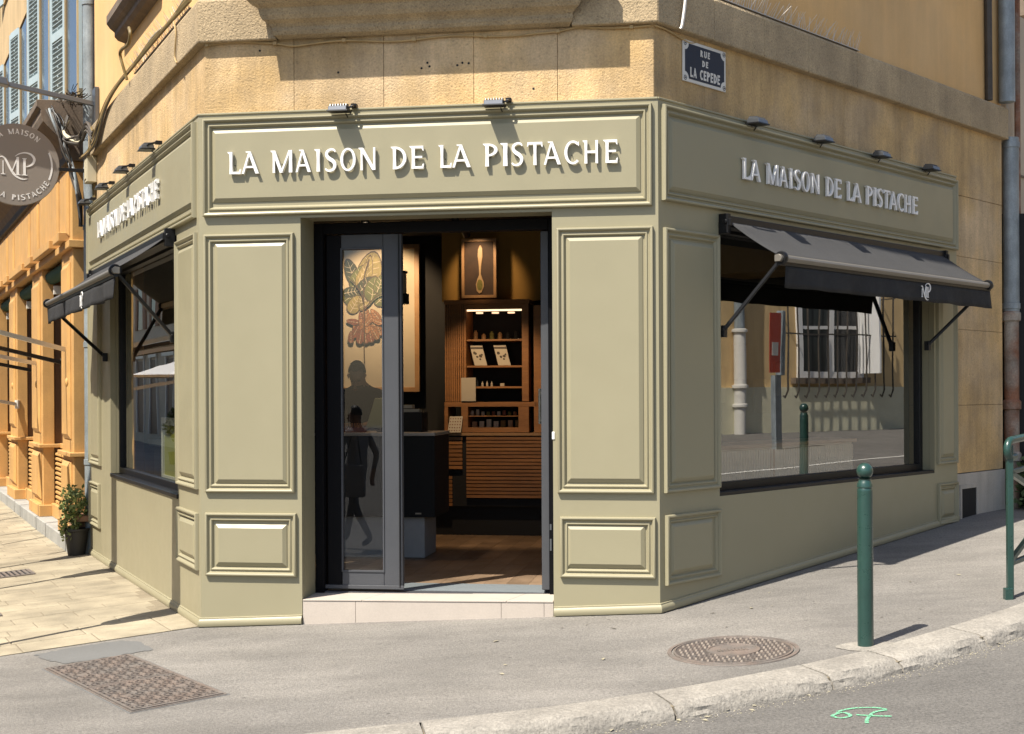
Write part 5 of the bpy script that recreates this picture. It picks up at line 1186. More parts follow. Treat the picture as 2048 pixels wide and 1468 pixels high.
# potted plant beside the shopfront
pp_ = thing('potted_plant', 'small leafy plant in a dark pot squeezed between neighbour plinth and shopfront', 'plant', 'L', (-5.15, -.10, 0))
pu_, pv_ = -5.10, -.13; pzg = gf('L', pu_, pv_)
mb = FMB('L'); mb.lathe([(.0001, 0), (.085, 0), (.12, .24), (.13, .25), (.13, .27), (.11, .27), (.10, .23), (.0001, .22)], 16, (pu_, pv_, pzg+.005)); mb.build('pot', M['potd'], pp_, smooth=True)
mb = FMB('L'); rr = random.Random(21)
def foliage(mb, c, R_, n, ls, rr, flat=1.0, mats=1):
    for i in range(n):
        while True:
            p = Vector((rr.uniform(-1, 1), rr.uniform(-1, 1), rr.uniform(-1, 1)))
            if .25 < p.length < 1: break
        q = Vector((c[0]+p.x*R_[0], c[1]+p.y*R_[1], c[2]+p.z*R_[2]))
        d = Vector((rr.gauss(0, 1), rr.gauss(0, 1), rr.gauss(0, .6)+.2)).normalized(); s_ = d.cross(Vector((rr.gauss(0, 1), rr.gauss(0, 1), rr.gauss(0, 1)))).normalized()
        l = ls*rr.uniform(.6, 1.3); w_ = l*.3
        mb.add([q, q+d*l*.5+s_*w_, q+d*l, q+d*l*.5-s_*w_], [(0, 1, 2, 3)], rr.randrange(mats))
foliage(mb, (pu_-.02, pv_-.02, pzg+.52), (.16, .14, .20), 520, .05, rr); foliage(mb, (pu_+.06, pv_-.08, pzg+.30), (.10, .10, .16), 180, .05, rr)
mb.build('foliage', M['leaf'], pp_, rec=False)
mb = FMB('L')
for i in range(12): a = rr.uniform(0, 6.28); mb.tube([(pu_, pv_, pzg+.2), (pu_+.07*math.cos(a), pv_+.07*math.sin(a), pzg+.42), (pu_+.17*math.cos(a), pv_+.14*math.sin(a), pzg+.62)], .003, 4)
mb.build('stem', M['leafd'], pp_)
q = FMB('L'); q.box(-5.42, -5.20, -.16, .12, .10, .30); q.box(-5.40, -5.06, -.14, .10, .30, .36); tag(q.build('planter_block', M['terra'], fr='L', base=(-5.3, 0, .1), bevel=.006), 'square terracotta block on the neighbour plinth behind the small plant', 'planter')
# weeds at the far right
wd = FMB('R'); rr = random.Random(8); foliage(wd, (5.80, -.28, .66), (.28, .22, .36), 1100, .07, rr); foliage(wd, (6.2, -.5, .5), (.35, .3, .18), 500, .07, rr)
tag(wd.build('weed_clump', M['leafd'], fr='R', base=(5.95, -.2, .4), rec=False), 'dark green weeds growing at the foot of the rusty downpipe', 'weeds')

# right hand neighbour beyond the downpipe
rn = thing('distant_building', 'beige building behind the downpipe at the far right edge', 'building', 'R', (7, .5, .4))
mb = FMB('R'); mb.box(5.665, 6.2, .16, 4, -.2, 9.3); mb.build('side_wall', M['stucco'], rn)
mb = FMB('R'); mb.box(5.92, 16, .10, 4, -.2, 5.3); mb.build('front_wall', M['creamw'], rn, bevel=.01)
mb = FMB('R'); mb.tube([(5.97, .02, .3), (5.97, .02, 7.5)], .03, 8); mb.build('cable_pipe', M['rust'], rn, smooth=True)
for z in (1.1, 2.0, 2.9, 3.7): q = FMB('R'); q.box(5.93, 7.4, .085, .1, z, z+.02); q.build('wall_joint', M['soffit'], rn)
mb = FMB('R'); mb.bar((6.0, -.12, 4.9), (6.6, -.12, 4.9), .02, .02); mb.bar((6.02, -.12, 4.5), (6.02, -.12, 5.3), .02, .02); mb.build('railing', M['rust'], rn)
fb = thing('far_house', 'pale house with grey eaves glimpsed past the corner at the top right', 'house', 'R', (16, -1, .5))
mb = FMB('R'); mb.box(15, 24, -1.5, 3, -.2, 7.6); mb.build('wall', M['creamw'], fb)
mb = FMB('R'); mb.prism([(-2.1, 7.55), (1.2, 9.2), (3.5, 7.9), (3.5, 7.6), (-2.1, 7.35)], 14.6, 24.4, ax='x'); mb.build('roof', M['soffit'], fb)
for k in range(3): q = FMB('R'); q.box(16+k*2.6, 17+k*2.6, -1.53, -1.5, 4.6, 6.4); q.build('window', M['glassb'], fb)

# ------------------------------------------------------------------ bollards
def bollard(x, y, lb):
    z = g(x, y); t = thing('bollard', lb, 'bollard', 'W', (x, y, z), 'green bollards on the pavement edge')
    mb = MB(); mb.lathe([(.0001, -.05), (.044, -.05), (.044, .02), (.0425, .86), (.0425, .872), (.038, .880)], 28, (x, y, z)); mb.build('post', M['bollard'], t, smooth=True)
    mb = MB(); mb.lathe([(.038, .876), (.043, .882), (.043, .900), (.036, .912), (.033, .922), (.037, .930)], 28, (x, y, z)); mb.build('neck_ring', M['bollard'], t, smooth=True)
    pr = [(.0455*math.cos(R(a)), .972+.0455*math.sin(R(a))) for a in range(-60, 90, 8)]+[(.0001, 1.0175)]
    mb = MB(); mb.lathe(pr, 28, (x, y, z)); mb.build('ball_finial', M['bollard'], t, smooth=True); return t
bollard(1.96, 7.62, 'dark green ball topped bollard standing near the kerb')
x, y = w2('R', 4.75, -1.4); bollard(x, y, 'dark green bollard beyond the right edge, mirrored in the shop window')
mb = MB(); cx, cy = 1.97, 7.60
rr = random.Random(6)
mb.add([(cx+.19*math.cos(a)*rr.uniform(.75, 1.1), cy+.12*math.sin(a)*rr.uniform(.8, 1.1), 0) for a in [k*PI/7 for k in range(14)]], [tuple(range(14))])
mb.v = [(x, y, g(x, y)+.0035) for x, y, z in mb.v]; tag(mb.build('mortar_collar', M['kerb'], rec=False), kind='structure')

# ------------------------------------------------------------------ pedestrian barrier at the right
br = thing('barrier', 'dark green tubular pedestrian barrier at the right edge of the pavement', 'barrier', 'W', (3.14, 8.66, g(3.14, 8.66)))
dx, dy = math.cos(FR['R'][1]), math.sin(FR['R'][1]); bx_, by_ = 3.15, 8.68
def bpnt(s_, z, o=0): x, y = bx_+dx*s_+dy*o, by_+dy*s_-dx*o; return (x, y, g(bx_+dx*s_, by_+dy*s_)+z)
for s_ in (0, 1.5):
    q = MB(); q.bar(bpnt(s_, -.05), bpnt(s_, .97), .038, .038); q.bar(bpnt(s_-.03, -.03), bpnt(s_-.03, .07), .05, .05); q.build('post', M['bollard'], br, bevel=.003)
mb = MB(); pt = []
for k in range(9): a = PI/2+PI*k/8; pt.append(bpnt(.02+.055*math.cos(a)-.0, .945+.055*math.sin(a)))
mb.tube([bpnt(1.55, 1.0), bpnt(.03, 1.0)]+pt+[bpnt(.03, .89), bpnt(.08, .89)], .024, 12); mb.build('top_rail', M['bollard'], br, smooth=True)
mb = MB(); mb.bar(bpnt(.0, .80), bpnt(1.5, .80), .03, .03); mb.bar(bpnt(0, .22), bpnt(1.5, .22), .03, .03); mb.build('cross_rail', M['bollard'], br, bevel=.003)
mb = MB(); mb.bar(bpnt(0.02, .79), bpnt(1.48, .24), .03, .03); mb.build('diagonal_bar', M['bollard'], br); mb = MB(); mb.bar(bpnt(0.02, .24), bpnt(1.48, .79), .028, .028); mb.build('diagonal_bar', M['bollard'], br)

# ------------------------------------------------------------------ iron covers in the pavement
mc = thing('manhole_cover', 'round cast iron manhole cover with studded pattern near the kerb', 'manhole cover', 'W', (1.235, 7.70, g(1.235, 7.70)))
mx_, my_ = 1.235, 7.695
def on(mb, off=0): mb.v = [(x, y, g(x, y)+z) for x, y, z in mb.v]; return mb
mb = MB(); mb.lathe([(.368, .001), (.366, .007), (.345, .007), (.343, -.002), (.335, -.002), (.333, .008), (.322, .009), (.320, .003)], 64, (mx_, my_, 0)); on(mb).build('rim', M['iron'], mc, smooth=True)
mb = MB(); mb.lathe([(.3205, .0038), (.0001, .0038)], 48, (mx_, my_, 0)); on(mb).build('lid_face', M['irond'], mc)
mb = MB(); mb.lathe([(.150, .004), (.149, .010), (.138, .010), (.137, .006), (.0001, .006)], 48, (mx_, my_, 0)); on(mb).build('centre_ring', M['iron'], mc, smooth=True)
mb = MB(); rr = random.Random(3)
for i in range(-12, 13):
    for j in range(-12, 13):
        x, y = i*.029, j*.029
        if (i+j) % 2: continue
        r = math.hypot(x, y)
        if r < .155 or r > .312: continue
        mb.lathe([(.0001, .0125), (.006, .0120), (.0085, .004)], 6, (mx_+x, my_+y, 0), m=1 if rr.random() < .75 else 0)
for i in range(-12, 13):
    for j in range(-12, 13):
        x, y = i*.029, j*.029
        if (i+j) % 2 == 0: continue
        r = math.hypot(x, y)
        if r < .16 or r > .305: continue
        mb.box(mx_+x-.012, mx_+x+.012, my_+y-.004, my_+y+.004, .003, .0085)
for k in range(9):
    a = k*.7; mb.box(mx_-.09+k*.02, mx_-.09+k*.02+.012, my_-.03, my_+.03*(1 if k % 2 else .3), .006, .011)
on(mb).build('studs', [M['iron'], M['ironhi']], mc, kind='stuff', rec=False)
rc = thing('inspection_cover', 'rectangular two leaf cast iron inspection cover set in the asphalt at left', 'manhole cover', 'W', (-2.2, 7.85, g(-2.2, 7.85)))
A_ = Vector((-2.85, 8.31)); E1 = Vector((.865, -1.205)); E2 = Vector((.445, .275))
def cp(s_, t_, z): p = A_+E1*s_+E2*t_; return (p.x, p.y, g(p.x, p.y)+z)
def cbx(mb, s0, s1, t0, t1, z0, z1, m=0):
    mb.add([cp(s0, t0, z0), cp(s1, t0, z0), cp(s1, t1, z0), cp(s0, t1, z0), cp(s0, t0, z1), cp(s1, t0, z1), cp(s1, t1, z1), cp(s0, t1, z1)], [(0,3,2,1),(4,5,6,7),(0,1,5,4),(1,2,6,5),(2,3,7,6),(3,0,4,7)], m)
mb = MB(); cbx(mb, 0, 1, 0, .02, 0, .006); cbx(mb, 0, 1, .98, 1, 0, .006); cbx(mb, 0, .008, .02, .98, 0, .006); cbx(mb, .992, 1, .02, .98, 0, .006); mb.build('cover_frame', M['iron'], rc)
mb = MB(); cbx(mb, -.008, 1.008, -.02, 1.02, -.002, .0022); mb.build('surround', M['patch'], rc)
for a, b in ((.012, .515), (.521, .988)):
    q = MB(); cbx(q, a, b, .03, .97, 0, .0045); lid = q.build('cover_leaf', M['irond'], rc)  # leaf base coloured darker to stand for shade between the raised pads
    q = MB(); n1, n2 = 9, 9; e = .008
    def pad(s0, s1, t0, t1): cbx(q, s0, s1, t0, t1, .004, .0105)
    cbx(q, a, a+.014, .03, .97, .004, .0105); cbx(q, b-.014, b, .03, .97, .004, .0105); cbx(q, a+.014, b-.014, .03, .055, .004, .0105); cbx(q, a+.014, b-.014, .945, .97, .004, .0105)
    for i in range(n1):
        for j in range(n2):
            S0 = a+.016+(b-a-.032)*i/n1; S1 = a+.016+(b-a-.032)*(i+1)/n1; T0 = .06+.88*j/n2; T1 = .06+.88*(j+1)/n2; ws, wt_ = S1-S0, T1-T0
            if (i in (4,)) and (j in (1, 7)): pad(S0, S1, T0, T1); continue
            o = (i+j) % 2
            pad(S0+.05*ws, S0+.30*ws, T0+.05*wt_, T0+.80*wt_); pad(S0+.55*ws, S0+.80*ws, T0+.25*wt_, T0+.98*wt_)
            if o: pad(S0+.30*ws, S0+.55*ws, T0+.55*wt_, T0+.80*wt_); pad(S0+.80*ws, S1, T0+.30*wt_, T0+.50*wt_)
            else: pad(S0+.30*ws, S0+.55*ws, T0+.25*wt_, T0+.45*wt_); pad(S0-.2*ws, S0+.05*ws, T0+.5*wt_, T0+.7*wt_)
            if o: pad(S0+.80*ws, S0+.95*ws, T0+.70*wt_, T0+.95*wt_)
    q.build('raised_pattern', M['iron'], lid, kind='stuff')
def grate(px_c, w_, l_, lb):
    x0, y0 = px_c; t = thing('drain_grate', lb, 'drain grate', 'W', (x0, y0, g(x0, y0)), 'iron grates in the side street paving')
    d = -BD; n = BN
    def G_(s_, t_, z): p = Vector((x0, y0))+d*s_+n*t_; return (p.x, p.y, g(p.x, p.y)+z)
    def gb(mb, s0, s1, t0, t1, z0, z1): mb.add([G_(s0, t0, z0), G_(s1, t0, z0), G_(s1, t1, z0), G_(s0, t1, z0), G_(s0, t0, z1), G_(s1, t0, z1), G_(s1, t1, z1), G_(s0, t1, z1)], [(0,3,2,1),(4,5,6,7),(0,1,5,4),(1,2,6,5),(2,3,7,6),(3,0,4,7)])
    q = MB(); gb(q, 0, l_, 0, w_, 0, .0105); q.build('well', M['dark'], t)
    q = MB(); gb(q, -.03, l_+.03, -.03, 0, 0, .017); gb(q, -.03, l_+.03, w_, w_+.03, 0, .017); gb(q, -.03, 0, 0, w_, 0, .017); gb(q, l_, l_+.03, 0, w_, 0, .017); q.build('grate_frame', M['iron'], t)
    k = int(l_/.045)
    for i in range(k): q = MB(); gb(q, i*.045+.008, i*.045+.032, .002, w_-.002, .0106, .017); q.build('grate_bar', M['iron'], t)
grate((-4.75, 12.45), .36, .36, 'small square drain grate in the far left paving by the plinth')
grate((-4.35, 10.10), .52, .52, 'larger square drain grate in the left paving nearer the viewer')

# sprayed survey mark and white line on the road
mb = MB()
def road_rib(mb, pts, w_, m=0):
    pl = ribbon([(x, y, w_) for x, y in pts], 6); n = len(pl)//2; o, i = pl[:n], pl[n:][::-1]
    mb.add([(x, y, rz(x, y)+.004) for x, y in o]+[(x, y, rz(x, y)+.004) for x, y in i], [(j, j+1, n+j+1, n+j) for j in range(n-1)], m)
cx, cy = 1.655, 6.46
road_rib(mb, [(cx-.10, cy+.09), (cx-.14, cy+.05), (cx-.11, cy-.0), (cx-.06, cy+.03), (cx-.07, cy+.09), (cx-.11, cy+.10)], .018)
road_rib(mb, [(cx-.10, cy+.12), (cx-.02, cy+.16), (cx+.08, cy+.15), (cx+.13, cy+.10)], .018)
road_rib(mb, [(cx+.13, cy+.09), (cx+.06, cy+.06), (cx+.0, cy-.05), (cx-.02, cy-.12)], .018)
road_rib(mb, [(cx-.03, cy+.04), (cx+.04, cy+.0), (cx+.12, cy-.03)], .018)
q = mb.build('spray_mark', M['grn'], rec=False); tag(q, 'green sprayed survey mark on the road beyond the kerb', 'road marking')
mb = MB()
for i in range(24):
    s0 = i*1.0-2
    for vv in (-5.2, -5.32): x, y = w2('R', s0, vv); mb.v.append((x, y, rz(x, y)+.006))
mb.f += [(2*i, 2*i+1, 2*i+3, 2*i+2) for i in range(23)]; mb.m += [0]*23
tag(mb.build('road_line', M['mark'], rec=False), 'white painted line along the road, mirrored in the right window', 'road marking')
# litter
rr = random.Random(14)
for k in range(26):
    if k < 16: x, y = rr.uniform(-.5, 3.2), 0; y = kin(x)+rr.uniform(.4, 2.2)
    else: x = rr.uniform(.3, 2.8); y = kout(x)[1]-rr.uniform(.02, .25)
    if inside(x, y, -.1): continue
    z = (g(x, y) if k < 16 else rz(x, y))+.004; a = rr.uniform(0, 6.28); s_ = rr.uniform(.012, .03)
    q = MB(); q.add([(x+s_*math.cos(a), y+s_*math.sin(a), z), (x+.5*s_*math.cos(a+1.6), y+.5*s_*math.sin(a+1.6), z+.006), (x-s_*math.cos(a), y-s_*math.sin(a), z+.003), (x+.5*s_*math.cos(a-1.6), y+.5*s_*math.sin(a-1.6), z+.001)], [(0, 1, 2, 3)])
    tag(q.build('fallen_leaf', M['litter'], rec=False, fr='W', base=(x, y, z)), 'tiny dry leaf lying on the pavement asphalt' if k < 16 else 'tiny dry leaf lying on the road at the foot of the kerb', 'leaf', 'dry leaves scattered on the pavement' if k < 16 else 'dry leaves along the foot of the kerb')

rr = random.Random(44); mb = MB()
for i in range(1500):
    x0 = rr.uniform(-1.2, 4.2); kx, ky = kout(x0); d = kdir(x0); o = .03+abs(rr.gauss(0, .05)); x, y = kx+d.y*o, ky-d.x*o; z = rz(x, y)+.002; s_ = rr.uniform(.0015, .0055)
    a = rr.uniform(0, 6.28); mb.add([(x+s_*math.cos(a), y+s_*math.sin(a), z), (x+s_*math.cos(a+2.1), y+s_*math.sin(a+2.1), z), (x+s_*math.cos(a+4.2), y+s_*math.sin(a+4.2), z), (x, y, z+s_*.8)], [(0, 1, 3), (1, 2, 3), (2, 0, 3)], rr.randrange(2))
tag(mb.build('gutter_grit', [M['litter'], M['kerb']], rec=False), 'fine grit and dry debris gathered along the foot of the kerb', 'grit', kind='stuff')
# ------------------------------------------------------------------ people
def person(lb, base, rot, J, rad, mats, fr='W', hair='hair'):
    root = thing('person', lb, 'person', fr, base); root.rotation_euler.z += rot
    J = dict(J); face_ = J.pop('face'); names = list(J); idx = {n: i for i, n in enumerate(names)}
    edges = [('pelvis', 'belly'), ('belly', 'chest'), ('chest', 'neck'), ('neck', 'head'), ('head', 'crown')]
    for s_ in 'lr':
        edges += [('pelvis', 'hip'+s_), ('hip'+s_, 'knee'+s_), ('knee'+s_, 'ankle'+s_), ('ankle'+s_, 'toe'+s_), ('chest', 'sh'+s_), ('sh'+s_, 'el'+s_), ('el'+s_, 'wr'+s_), ('wr'+s_, 'palm'+s_)]
    vs = [Vector(J[n]) for n in names]; rs = [rad[n[:-1] if n not in rad else n] for n in names]; es = [(idx[a], idx[b]) for a, b in edges]
    for s_ in 'lr':
        p = Vector(J['palm'+s_]); w_ = Vector(J['wr'+s_]); d = (p-w_).normalized(); sd_ = d.cross(Vector((0, 0, 1))); sd_ = sd_.normalized() if sd_.length > .2 else Vector((1, 0, 0)); dn = Vector((0, 0, -1)) if abs(d.z) < .7 else Vector((0, 1, 0))
        for k, (o_, l) in enumerate(((-.030, .062), (-.010, .074), (.010, .070), (.030, .056))):
            a = len(vs); vs += [p+d*.015+sd_*o_*.7, p+d*(.03+l*.5)+sd_*o_, p+d*(.03+l*.8)+sd_*o_+dn*.03]; rs += [.010, .009, .008]; es += [(idx['palm'+s_], a), (a, a+1), (a+1, a+2)]
        a = len(vs); vs += [w_+d*.03-sd_*.03, p+d*.0-sd_*.055+dn*.015, p+d*.03-sd_*.058+dn*.02]; rs += [.013, .011, .009]; es += [(idx['wr'+s_], a), (a, a+1), (a+1, a+2)]
    me = bpy.data.meshes.new('skel'); me.from_pydata(vs, es, []); o = bpy.data.objects.new('skel', me); S.collection.objects.link(o)
    o.modifiers.new('s', 'SKIN'); o.modifiers.new('ss', 'SUBSURF').levels = 2; o.modifiers[-1].render_levels = 2
    for i, r in enumerate(rs): sv_ = me.skin_vertices[0].data[i]; sv_.radius = (r, r) if not isinstance(r, tuple) else r; sv_.use_root = (i == idx['pelvis'])
    dg_ = bpy.context.evaluated_depsgraph_get(); m2 = bpy.data.meshes.new_from_object(o.evaluated_get(dg_)); bpy.data.objects.remove(o)
    body = bpy.data.objects.new('body', m2); S.collection.objects.link(body); body.parent = root
    m2.materials.clear()
    for q in mats: m2.materials.append(q)               # 0 top, 1 trousers, 2 skin, 3 shoes
    H_ = Vector(J['head']); zp = Vector(J['pelvis']).z
    for p in m2.polygons:
        c = p.center; p.use_smooth = True; mi = 0
        if c.z < zp+.02: mi = 1
        if c.z < .11: mi = 3
        if (c-H_).length < .20 and c.z > Vector(J['neck']).z-.02: mi = 2
        for s_ in 'lr':
            if (c-Vector(J['palm'+s_])).length < .14 and (c-Vector(J['palm'+s_])).length < (c-Vector(J['el'+s_])).length*.9: mi = 2
        p.material_index = mi
    cr_ = Vector(J['crown']); up = (cr_-H_).normalized(); fw = Vector(face_).normalized()
    mb = MB(); n = 16
    for i in range(9):
        for k in range(n):
            th = (i/8)*1.62; ph = 2*PI*k/n; loc = Vector((math.sin(th)*math.cos(ph), math.sin(th)*math.sin(ph), math.cos(th)))
            side = up.cross(fw).normalized(); f2 = side.cross(up).normalized()
            s_ = .094 if loc.y > -.2 or th < .85 else .058
            mb.v.append(tuple(H_+up*.035+side*loc.x*s_*.86+f2*(-loc.y)*-1*s_*1.02*(-1)+up*loc.z*.105))
    mb.f = [(i*n+k, i*n+(k+1) % n, (i+1)*n+(k+1) % n, (i+1)*n+k) for i in range(8) for k in range(n)]; mb.m = [0]*len(mb.f)
    BASE[root.name] = (fr, (0, 0, 0)); mb.build('hair', M[hair], root, smooth=True)
    side = up.cross(fw).normalized(); mb = MB(); f_ = H_+fw*.085
    mb.tube([f_+up*.03, f_+fw*.012, f_+fw*.028-up*.022, f_-up*.035+fw*.008], [.008, .011, .015, .008], 8); mb.build('nose', mats[2], root, smooth=True)
    for s_ in (1, -1): q = MB(); c = H_+side*s_*.074; q.tube([c+up*.022, c+up*.006+side*s_*.006, c-up*.022], [.006, .010, .005], 8); q.build('ear', mats[2], root, smooth=True)
    for s_ in (1, -1): q = MB(); c = f_+side*s_*.03+up*.022-fw*.004; q.tube([c-side*.012, c+side*.012], [.007, .007], 6); q.build('eye', M['dark'], root, smooth=True)
    q = MB(); c = f_-up*.052+fw*.0; q.tube([c-side*.022, c+fw*.006, c+side*.022], [.004, .008, .004], 6); q.build('mouth', M['nut2'], root, smooth=True)
    return root
RAD = dict(pelvis=(.16, .11), belly=(.14, .10), chest=(.17, .115), neck=.055, head=(.085, .095), crown=.06, hip=.085, knee=.055, ankle=.038, toe=.036, sh=.058, el=.040, wr=.028, palm=(.036, .02))
J = dict(pelvis=(0, .10, .98), belly=(0, .04, 1.12), chest=(0, -.04, 1.34), neck=(0, -.12, 1.46), head=(0, -.20, 1.53), crown=(0, -.19, 1.61), hipl=(.10, .10, .90), hipr=(-.10, .10, .90), kneel=(.11, .07, .50), kneer=(-.11, .07, .50), anklel=(.12, .10, .08), ankler=(-.12, .10, .08), toel=(.14, -.06, .04), toer=(-.14, -.06, .04),
         shl=(.20, -.04, 1.36), shr=(-.20, -.04, 1.36), ell=(.26, -.14, 1.12), elr=(-.26, -.14, 1.12), wrl=(.14, -.36, 1.10), wrr=(-.14, -.36, 1.10), palml=(.11, -.43, 1.09), palmr=(-.11, -.43, 1.09), face=(0, -.55, -.83))
person('shop worker in black bending over the counter behind the door glass', (.30, 3.15, .217), 0, J, RAD, [M['cloth'], M['cloth'], M['skin'], M['black']], 'C')
q = MB(); q.add([(.27, 2.99, 1.66), (.33, 2.99, 1.66), (.31, 2.97, 1.55)], [(0, 1, 2)])
JW = dict(pelvis=(0, 0, .97), belly=(0, 0, 1.12), chest=(0, -.01, 1.36), neck=(0, -.01, 1.50), head=(0, -.03, 1.60), crown=(0, -.02, 1.69), hipl=(.10, 0, .90), hipr=(-.10, 0, .90), kneel=(.11, -.16, .52), kneer=(-.11, .06, .50), anklel=(.11, -.26, .10), ankler=(-.11, .30, .14), toel=(.12, -.42, .05), toer=(-.12, .18, .05),
          shl=(.20, -.01, 1.40), shr=(-.20, -.01, 1.40), ell=(.25, .12, 1.14), elr=(-.25, -.10, 1.14), wrl=(.26, .05, .90), wrr=(-.26, -.24, .94), palml=(.26, .04, .82), palmr=(-.26, -.30, .88), face=(0, -1, 0))
x, y = w2('C', .25, -7.6)
pd = person('passer-by walking with a grey bag, mirrored in the door glass', (-4.10, 2.75, g(-4.10, 2.75)), R(-75), JW, RAD, [M['bag'], M['cloth2'], M['skin'], M['black']])
BASE['tmpbag'] = ('W', (0, 0, 0))
bgx, bgy = -4.02, 3.06; bgz = g(bgx, bgy)
t = thing('shoulder_bag', 'grey shoulder bag carried by the passer-by', 'bag', 'W', (bgx, bgy, bgz+.7))
mb = MB(); mb.box(bgx-.17, bgx+.17, bgy-.04, bgy+.04, bgz+.62, bgz+1.02); mb.build('bag_body', M['bag'], t, bevel=.02)
mb = MB(); mb.tube([(bgx-.12, bgy, bgz+1.02), (bgx-.05, bgy-.1, bgz+1.38), (bgx+.02, bgy-.1, bgz+1.38), (bgx+.12, bgy, bgz+1.02)], .008, 6); mb.build('strap', M['black'], t)

# ------------------------------------------------------------------ what stands across the streets (seen in the glass)
# opposite house on the right street
op = thing('opposite_house', 'ochre house across the right hand street, mirrored in the shop window', 'house', 'O', (3, 0, .4))
def OM(): return FMB('O')
mb = OM(); mb.box(-14, 34, -.5, 0, 1.68, 9.2); mb.build('wall', M['ochre'], op)
mb = OM(); mb.box(-14, 34, -.5, .06, -.6, 1.68); mb.build('base_wall', M['greenwash'], op)
class OWB(FMB):
    def build(s_, *a, **k):
        s_.v = [(x*.88, y, z) for x, y, z in s_.v]; return super().build(*a, **k)
def OW(): return OWB('O')
mb = OW(); mb.box(3.1, 3.3, 0, .07, 1.9, 4.4); mb.box(5.5, 5.7, 0, .07, 1.9, 4.4); mb.box(3.3, 5.5, 0, .07, 1.9, 2.05); mb.box(3.3, 5.5, 0, .07, 4.25, 4.4); wn = mb.build('window', M['white'], op)
mb = OW(); mb.box(3.3, 5.5, .005, .02, 2.05, 4.25); mb.build('window_glass', M['glassb'], wn)
mb = OW(); mb.box(4.30, 4.50, .02, .08, 2.05, 4.25); mb.box(3.3, 4.3, .02, .05, 3.1, 3.18); mb.box(4.5, 5.5, .02, .05, 3.1, 3.18); mb.build('glazing_bar', M['white'], wn)
mb = OW(); mb.box(5.55, 5.62, .07, .75, 2.0, 4.3); mb.build('open_casement', M['white'], wn)
mb = OW(); mb.box(2.9, 5.9, 0, .15, 1.76, 1.90); mb.build('window_sill', M['soffit'], op)
for i in range(12):
    u = 2.3+i*.38; q = OW(); q.tube([(u, .45, 4.6), (u, .45, 1.60), (u-.05, .40, 1.42), (u+.02, .30, 1.47)], .022, 6); q.build('grille_bar', M['cable'], op)
q = OW(); q.bar((2.2, .45, 2.95), (6.6, .45, 2.95), .035, .035); q.bar((2.25, .45, 3.9), (2.25, 0, 3.9), .03, .03); q.bar((6.55, .45, 3.9), (6.55, 0, 3.9), .03, .03); q.build('grille_rail', M['cable'], op)
dp = thing('white_downpipe', 'cream downpipe on the ochre house across the right hand street', 'downpipe', 'O', (.85, .14, .5))
mb = OW(); mb.tube([(.85, .17, .3), (.85, .17, 3.0)], .16, 14); mb.build('pipe_foot', M['cream'], dp, smooth=True)
mb = OW(); mb.tube([(.85, .17, 3.0), (.85, .17, 9)], .14, 14); mb.build('pipe', M['pipe'], dp, smooth=True)
for z in (1.25, 1.7, 3.0): q = OW(); q.lathe([(.16, -.05), (.21, -.03), (.21, .03), (.16, .05)], 14, (.85, .17, z)); q.build('pipe_collar', M['cream'], dp, smooth=True)
tt = thing('notice_totem', 'white post with red notice panel across the right hand street', 'sign', 'R', (14.5, -8, .4))
mb = FMB('R'); mb.box(15.42, 15.52, -8.12, -7.98, 1.88, 3.10); mb.build('panel_case', M['pipe'], tt, bevel=.01)
mb = FMB('R'); mb.box(14.96, 15.34, -7.98, -7.972, 1.93, 3.05); mb.build('red_panel', M['red'], tt)
mb = FMB('R'); mb.box(15.05, 15.26, -7.971, -7.966, 2.25, 2.50); mb.build('white_label', M['cream'], tt)
mb = FMB('R'); mb.box(15.22, 15.42, -8.10, -8.0, .3, 1.88); mb.build('post', M['pipe'], tt)
# opposite row on the left street
ol = thing('opposite_terrace', 'cream terrace of houses across the left side street', 'building', 'L', (-6, -8, 0))
WL = -8.0
mb = FMB('L'); mb.box(-64, 1.5, WL-.5, WL, -.8, 8.8); mb.build('wall', M['creamw'], ol)
for k in range(21):
    u = -60+k*3.0
    q = FMB('L'); q.box(u-.75, u+.75, WL, WL+.02, .0, 2.9); q.build('shop_opening', M['nbdark'], ol)
    q = FMB('L'); q.box(u-.85, u-.75, WL, WL+.08, 0, 3.0); q.box(u+.75, u+.85, WL, WL+.08, 0, 3.0); q.box(u-.95, u+.95, WL, WL+.12, 3.0, 3.3); q.build('opening_trim', M['cream'], ol)
    for z0 in (4.2, 6.9):
        q = FMB('L'); q.box(u-.5, u+.5, WL, WL+.03, z0, z0+1.7); q.build('window', M['glassb'], ol); q = FMB('L'); q.box(u-1.02, u-.52, WL, WL+.06, z0, z0+1.7); q.box(u+.52, u+1.02, WL, WL+.06, z0, z0+1.7); q.build('shutter', M['terra'], ol)
q = FMB('L'); q.box(-64, 1.5, WL, WL+.3, 3.4, 3.6); q.build('cornice', M['cream'], ol)
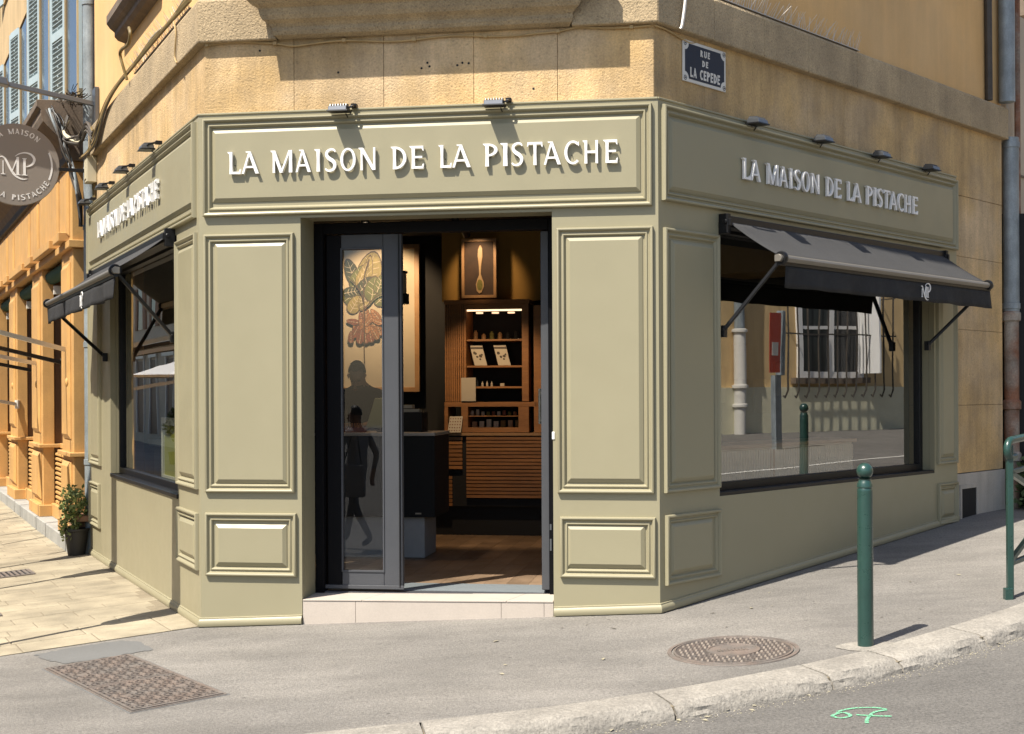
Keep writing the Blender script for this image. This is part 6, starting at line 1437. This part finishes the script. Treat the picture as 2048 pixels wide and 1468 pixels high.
ps = thing('parasol', 'open white terrace parasol across the left side street', 'parasol', 'L', (-9.5, -5, 0))
mb = FMB('L'); mb.lathe([(1.7, 1.92), (1.7, 1.97), (.05, 2.5), (.0001, 2.53)], 8, (-19.0, -4.3, 0)); mb.build('canopy', M['white'], ps); mb = FMB('L'); mb.tube([(-19.0, -4.3, -.3), (-19.0, -4.3, 2.45)], .03, 8); mb.build('pole', M['oak'], ps)
for k, (u, v) in enumerate(((-22.5, -5.0), (-25.5, -5.2), (-28.0, -5.4), (-20.0, -5.6))):
    q = FMB('L'); rr = random.Random(30+k); foliage(q, (u, v, .75), (.5, .35, .5), 500, .14, rr); q.lathe([(.0001, .0), (.25, .0), (.3, .35), (.0001, .35)], 12, (u, v, gf('L', u, v)))
    tag(q.build('shrub', M['leafd'], fr='L', base=(u, v, 0), rec=False), 'potted shrub across the left side street, ' + ['second from the street corner', 'right of the white parasol', 'left of the white parasol', 'nearest to the street corner'][k], 'plant', 'potted shrubs across the side street')
# closed parasols invented out of view at left as shadow casters; their shadows cross the paving and climb the left facade
def added_parasol(x, y, lb, zb=1.6, zt=4.1, r=.15):
    z = g(x, y); t = thing('added_parasol', lb, 'parasol', 'W', (x, y, z), 'closed parasols added out of view for their shadows')
    mb = MB(); mb.lathe([(.0001, 0), (.03, 0), (.03, zt+.1), (.0001, zt+.14)], 12, (x, y, z)); mb.build('pole', M['oak'], t, smooth=True)
    mb = MB(); mb.lathe([(.032, zb), (r*.6, zb+.02), (r, zb+.5), (r*.95, zb+1.2), (r*.7, zt-.5), (.034, zt)], 10, (x, y, z)); mb.build('folded_canopy', M['nbgreen'], t)
    mb = MB(); mb.lathe([(.0001, 0), (.14, 0), (.14, .06), (.0001, .06)], 16, (x, y, z)); mb.build('foot', M['iron'], t)
added_parasol(-3.555, 9.03, 'closed green parasol added out of view for its shadow, nearest to the viewer')
added_parasol(-4.60, 11.67, 'closed green parasol added out of view for its shadow, middle of three', 1.4, 4.3)
added_parasol(-5.14, 13.06, 'closed green parasol added out of view for its shadow, furthest up the street', 1.2, 3.0)
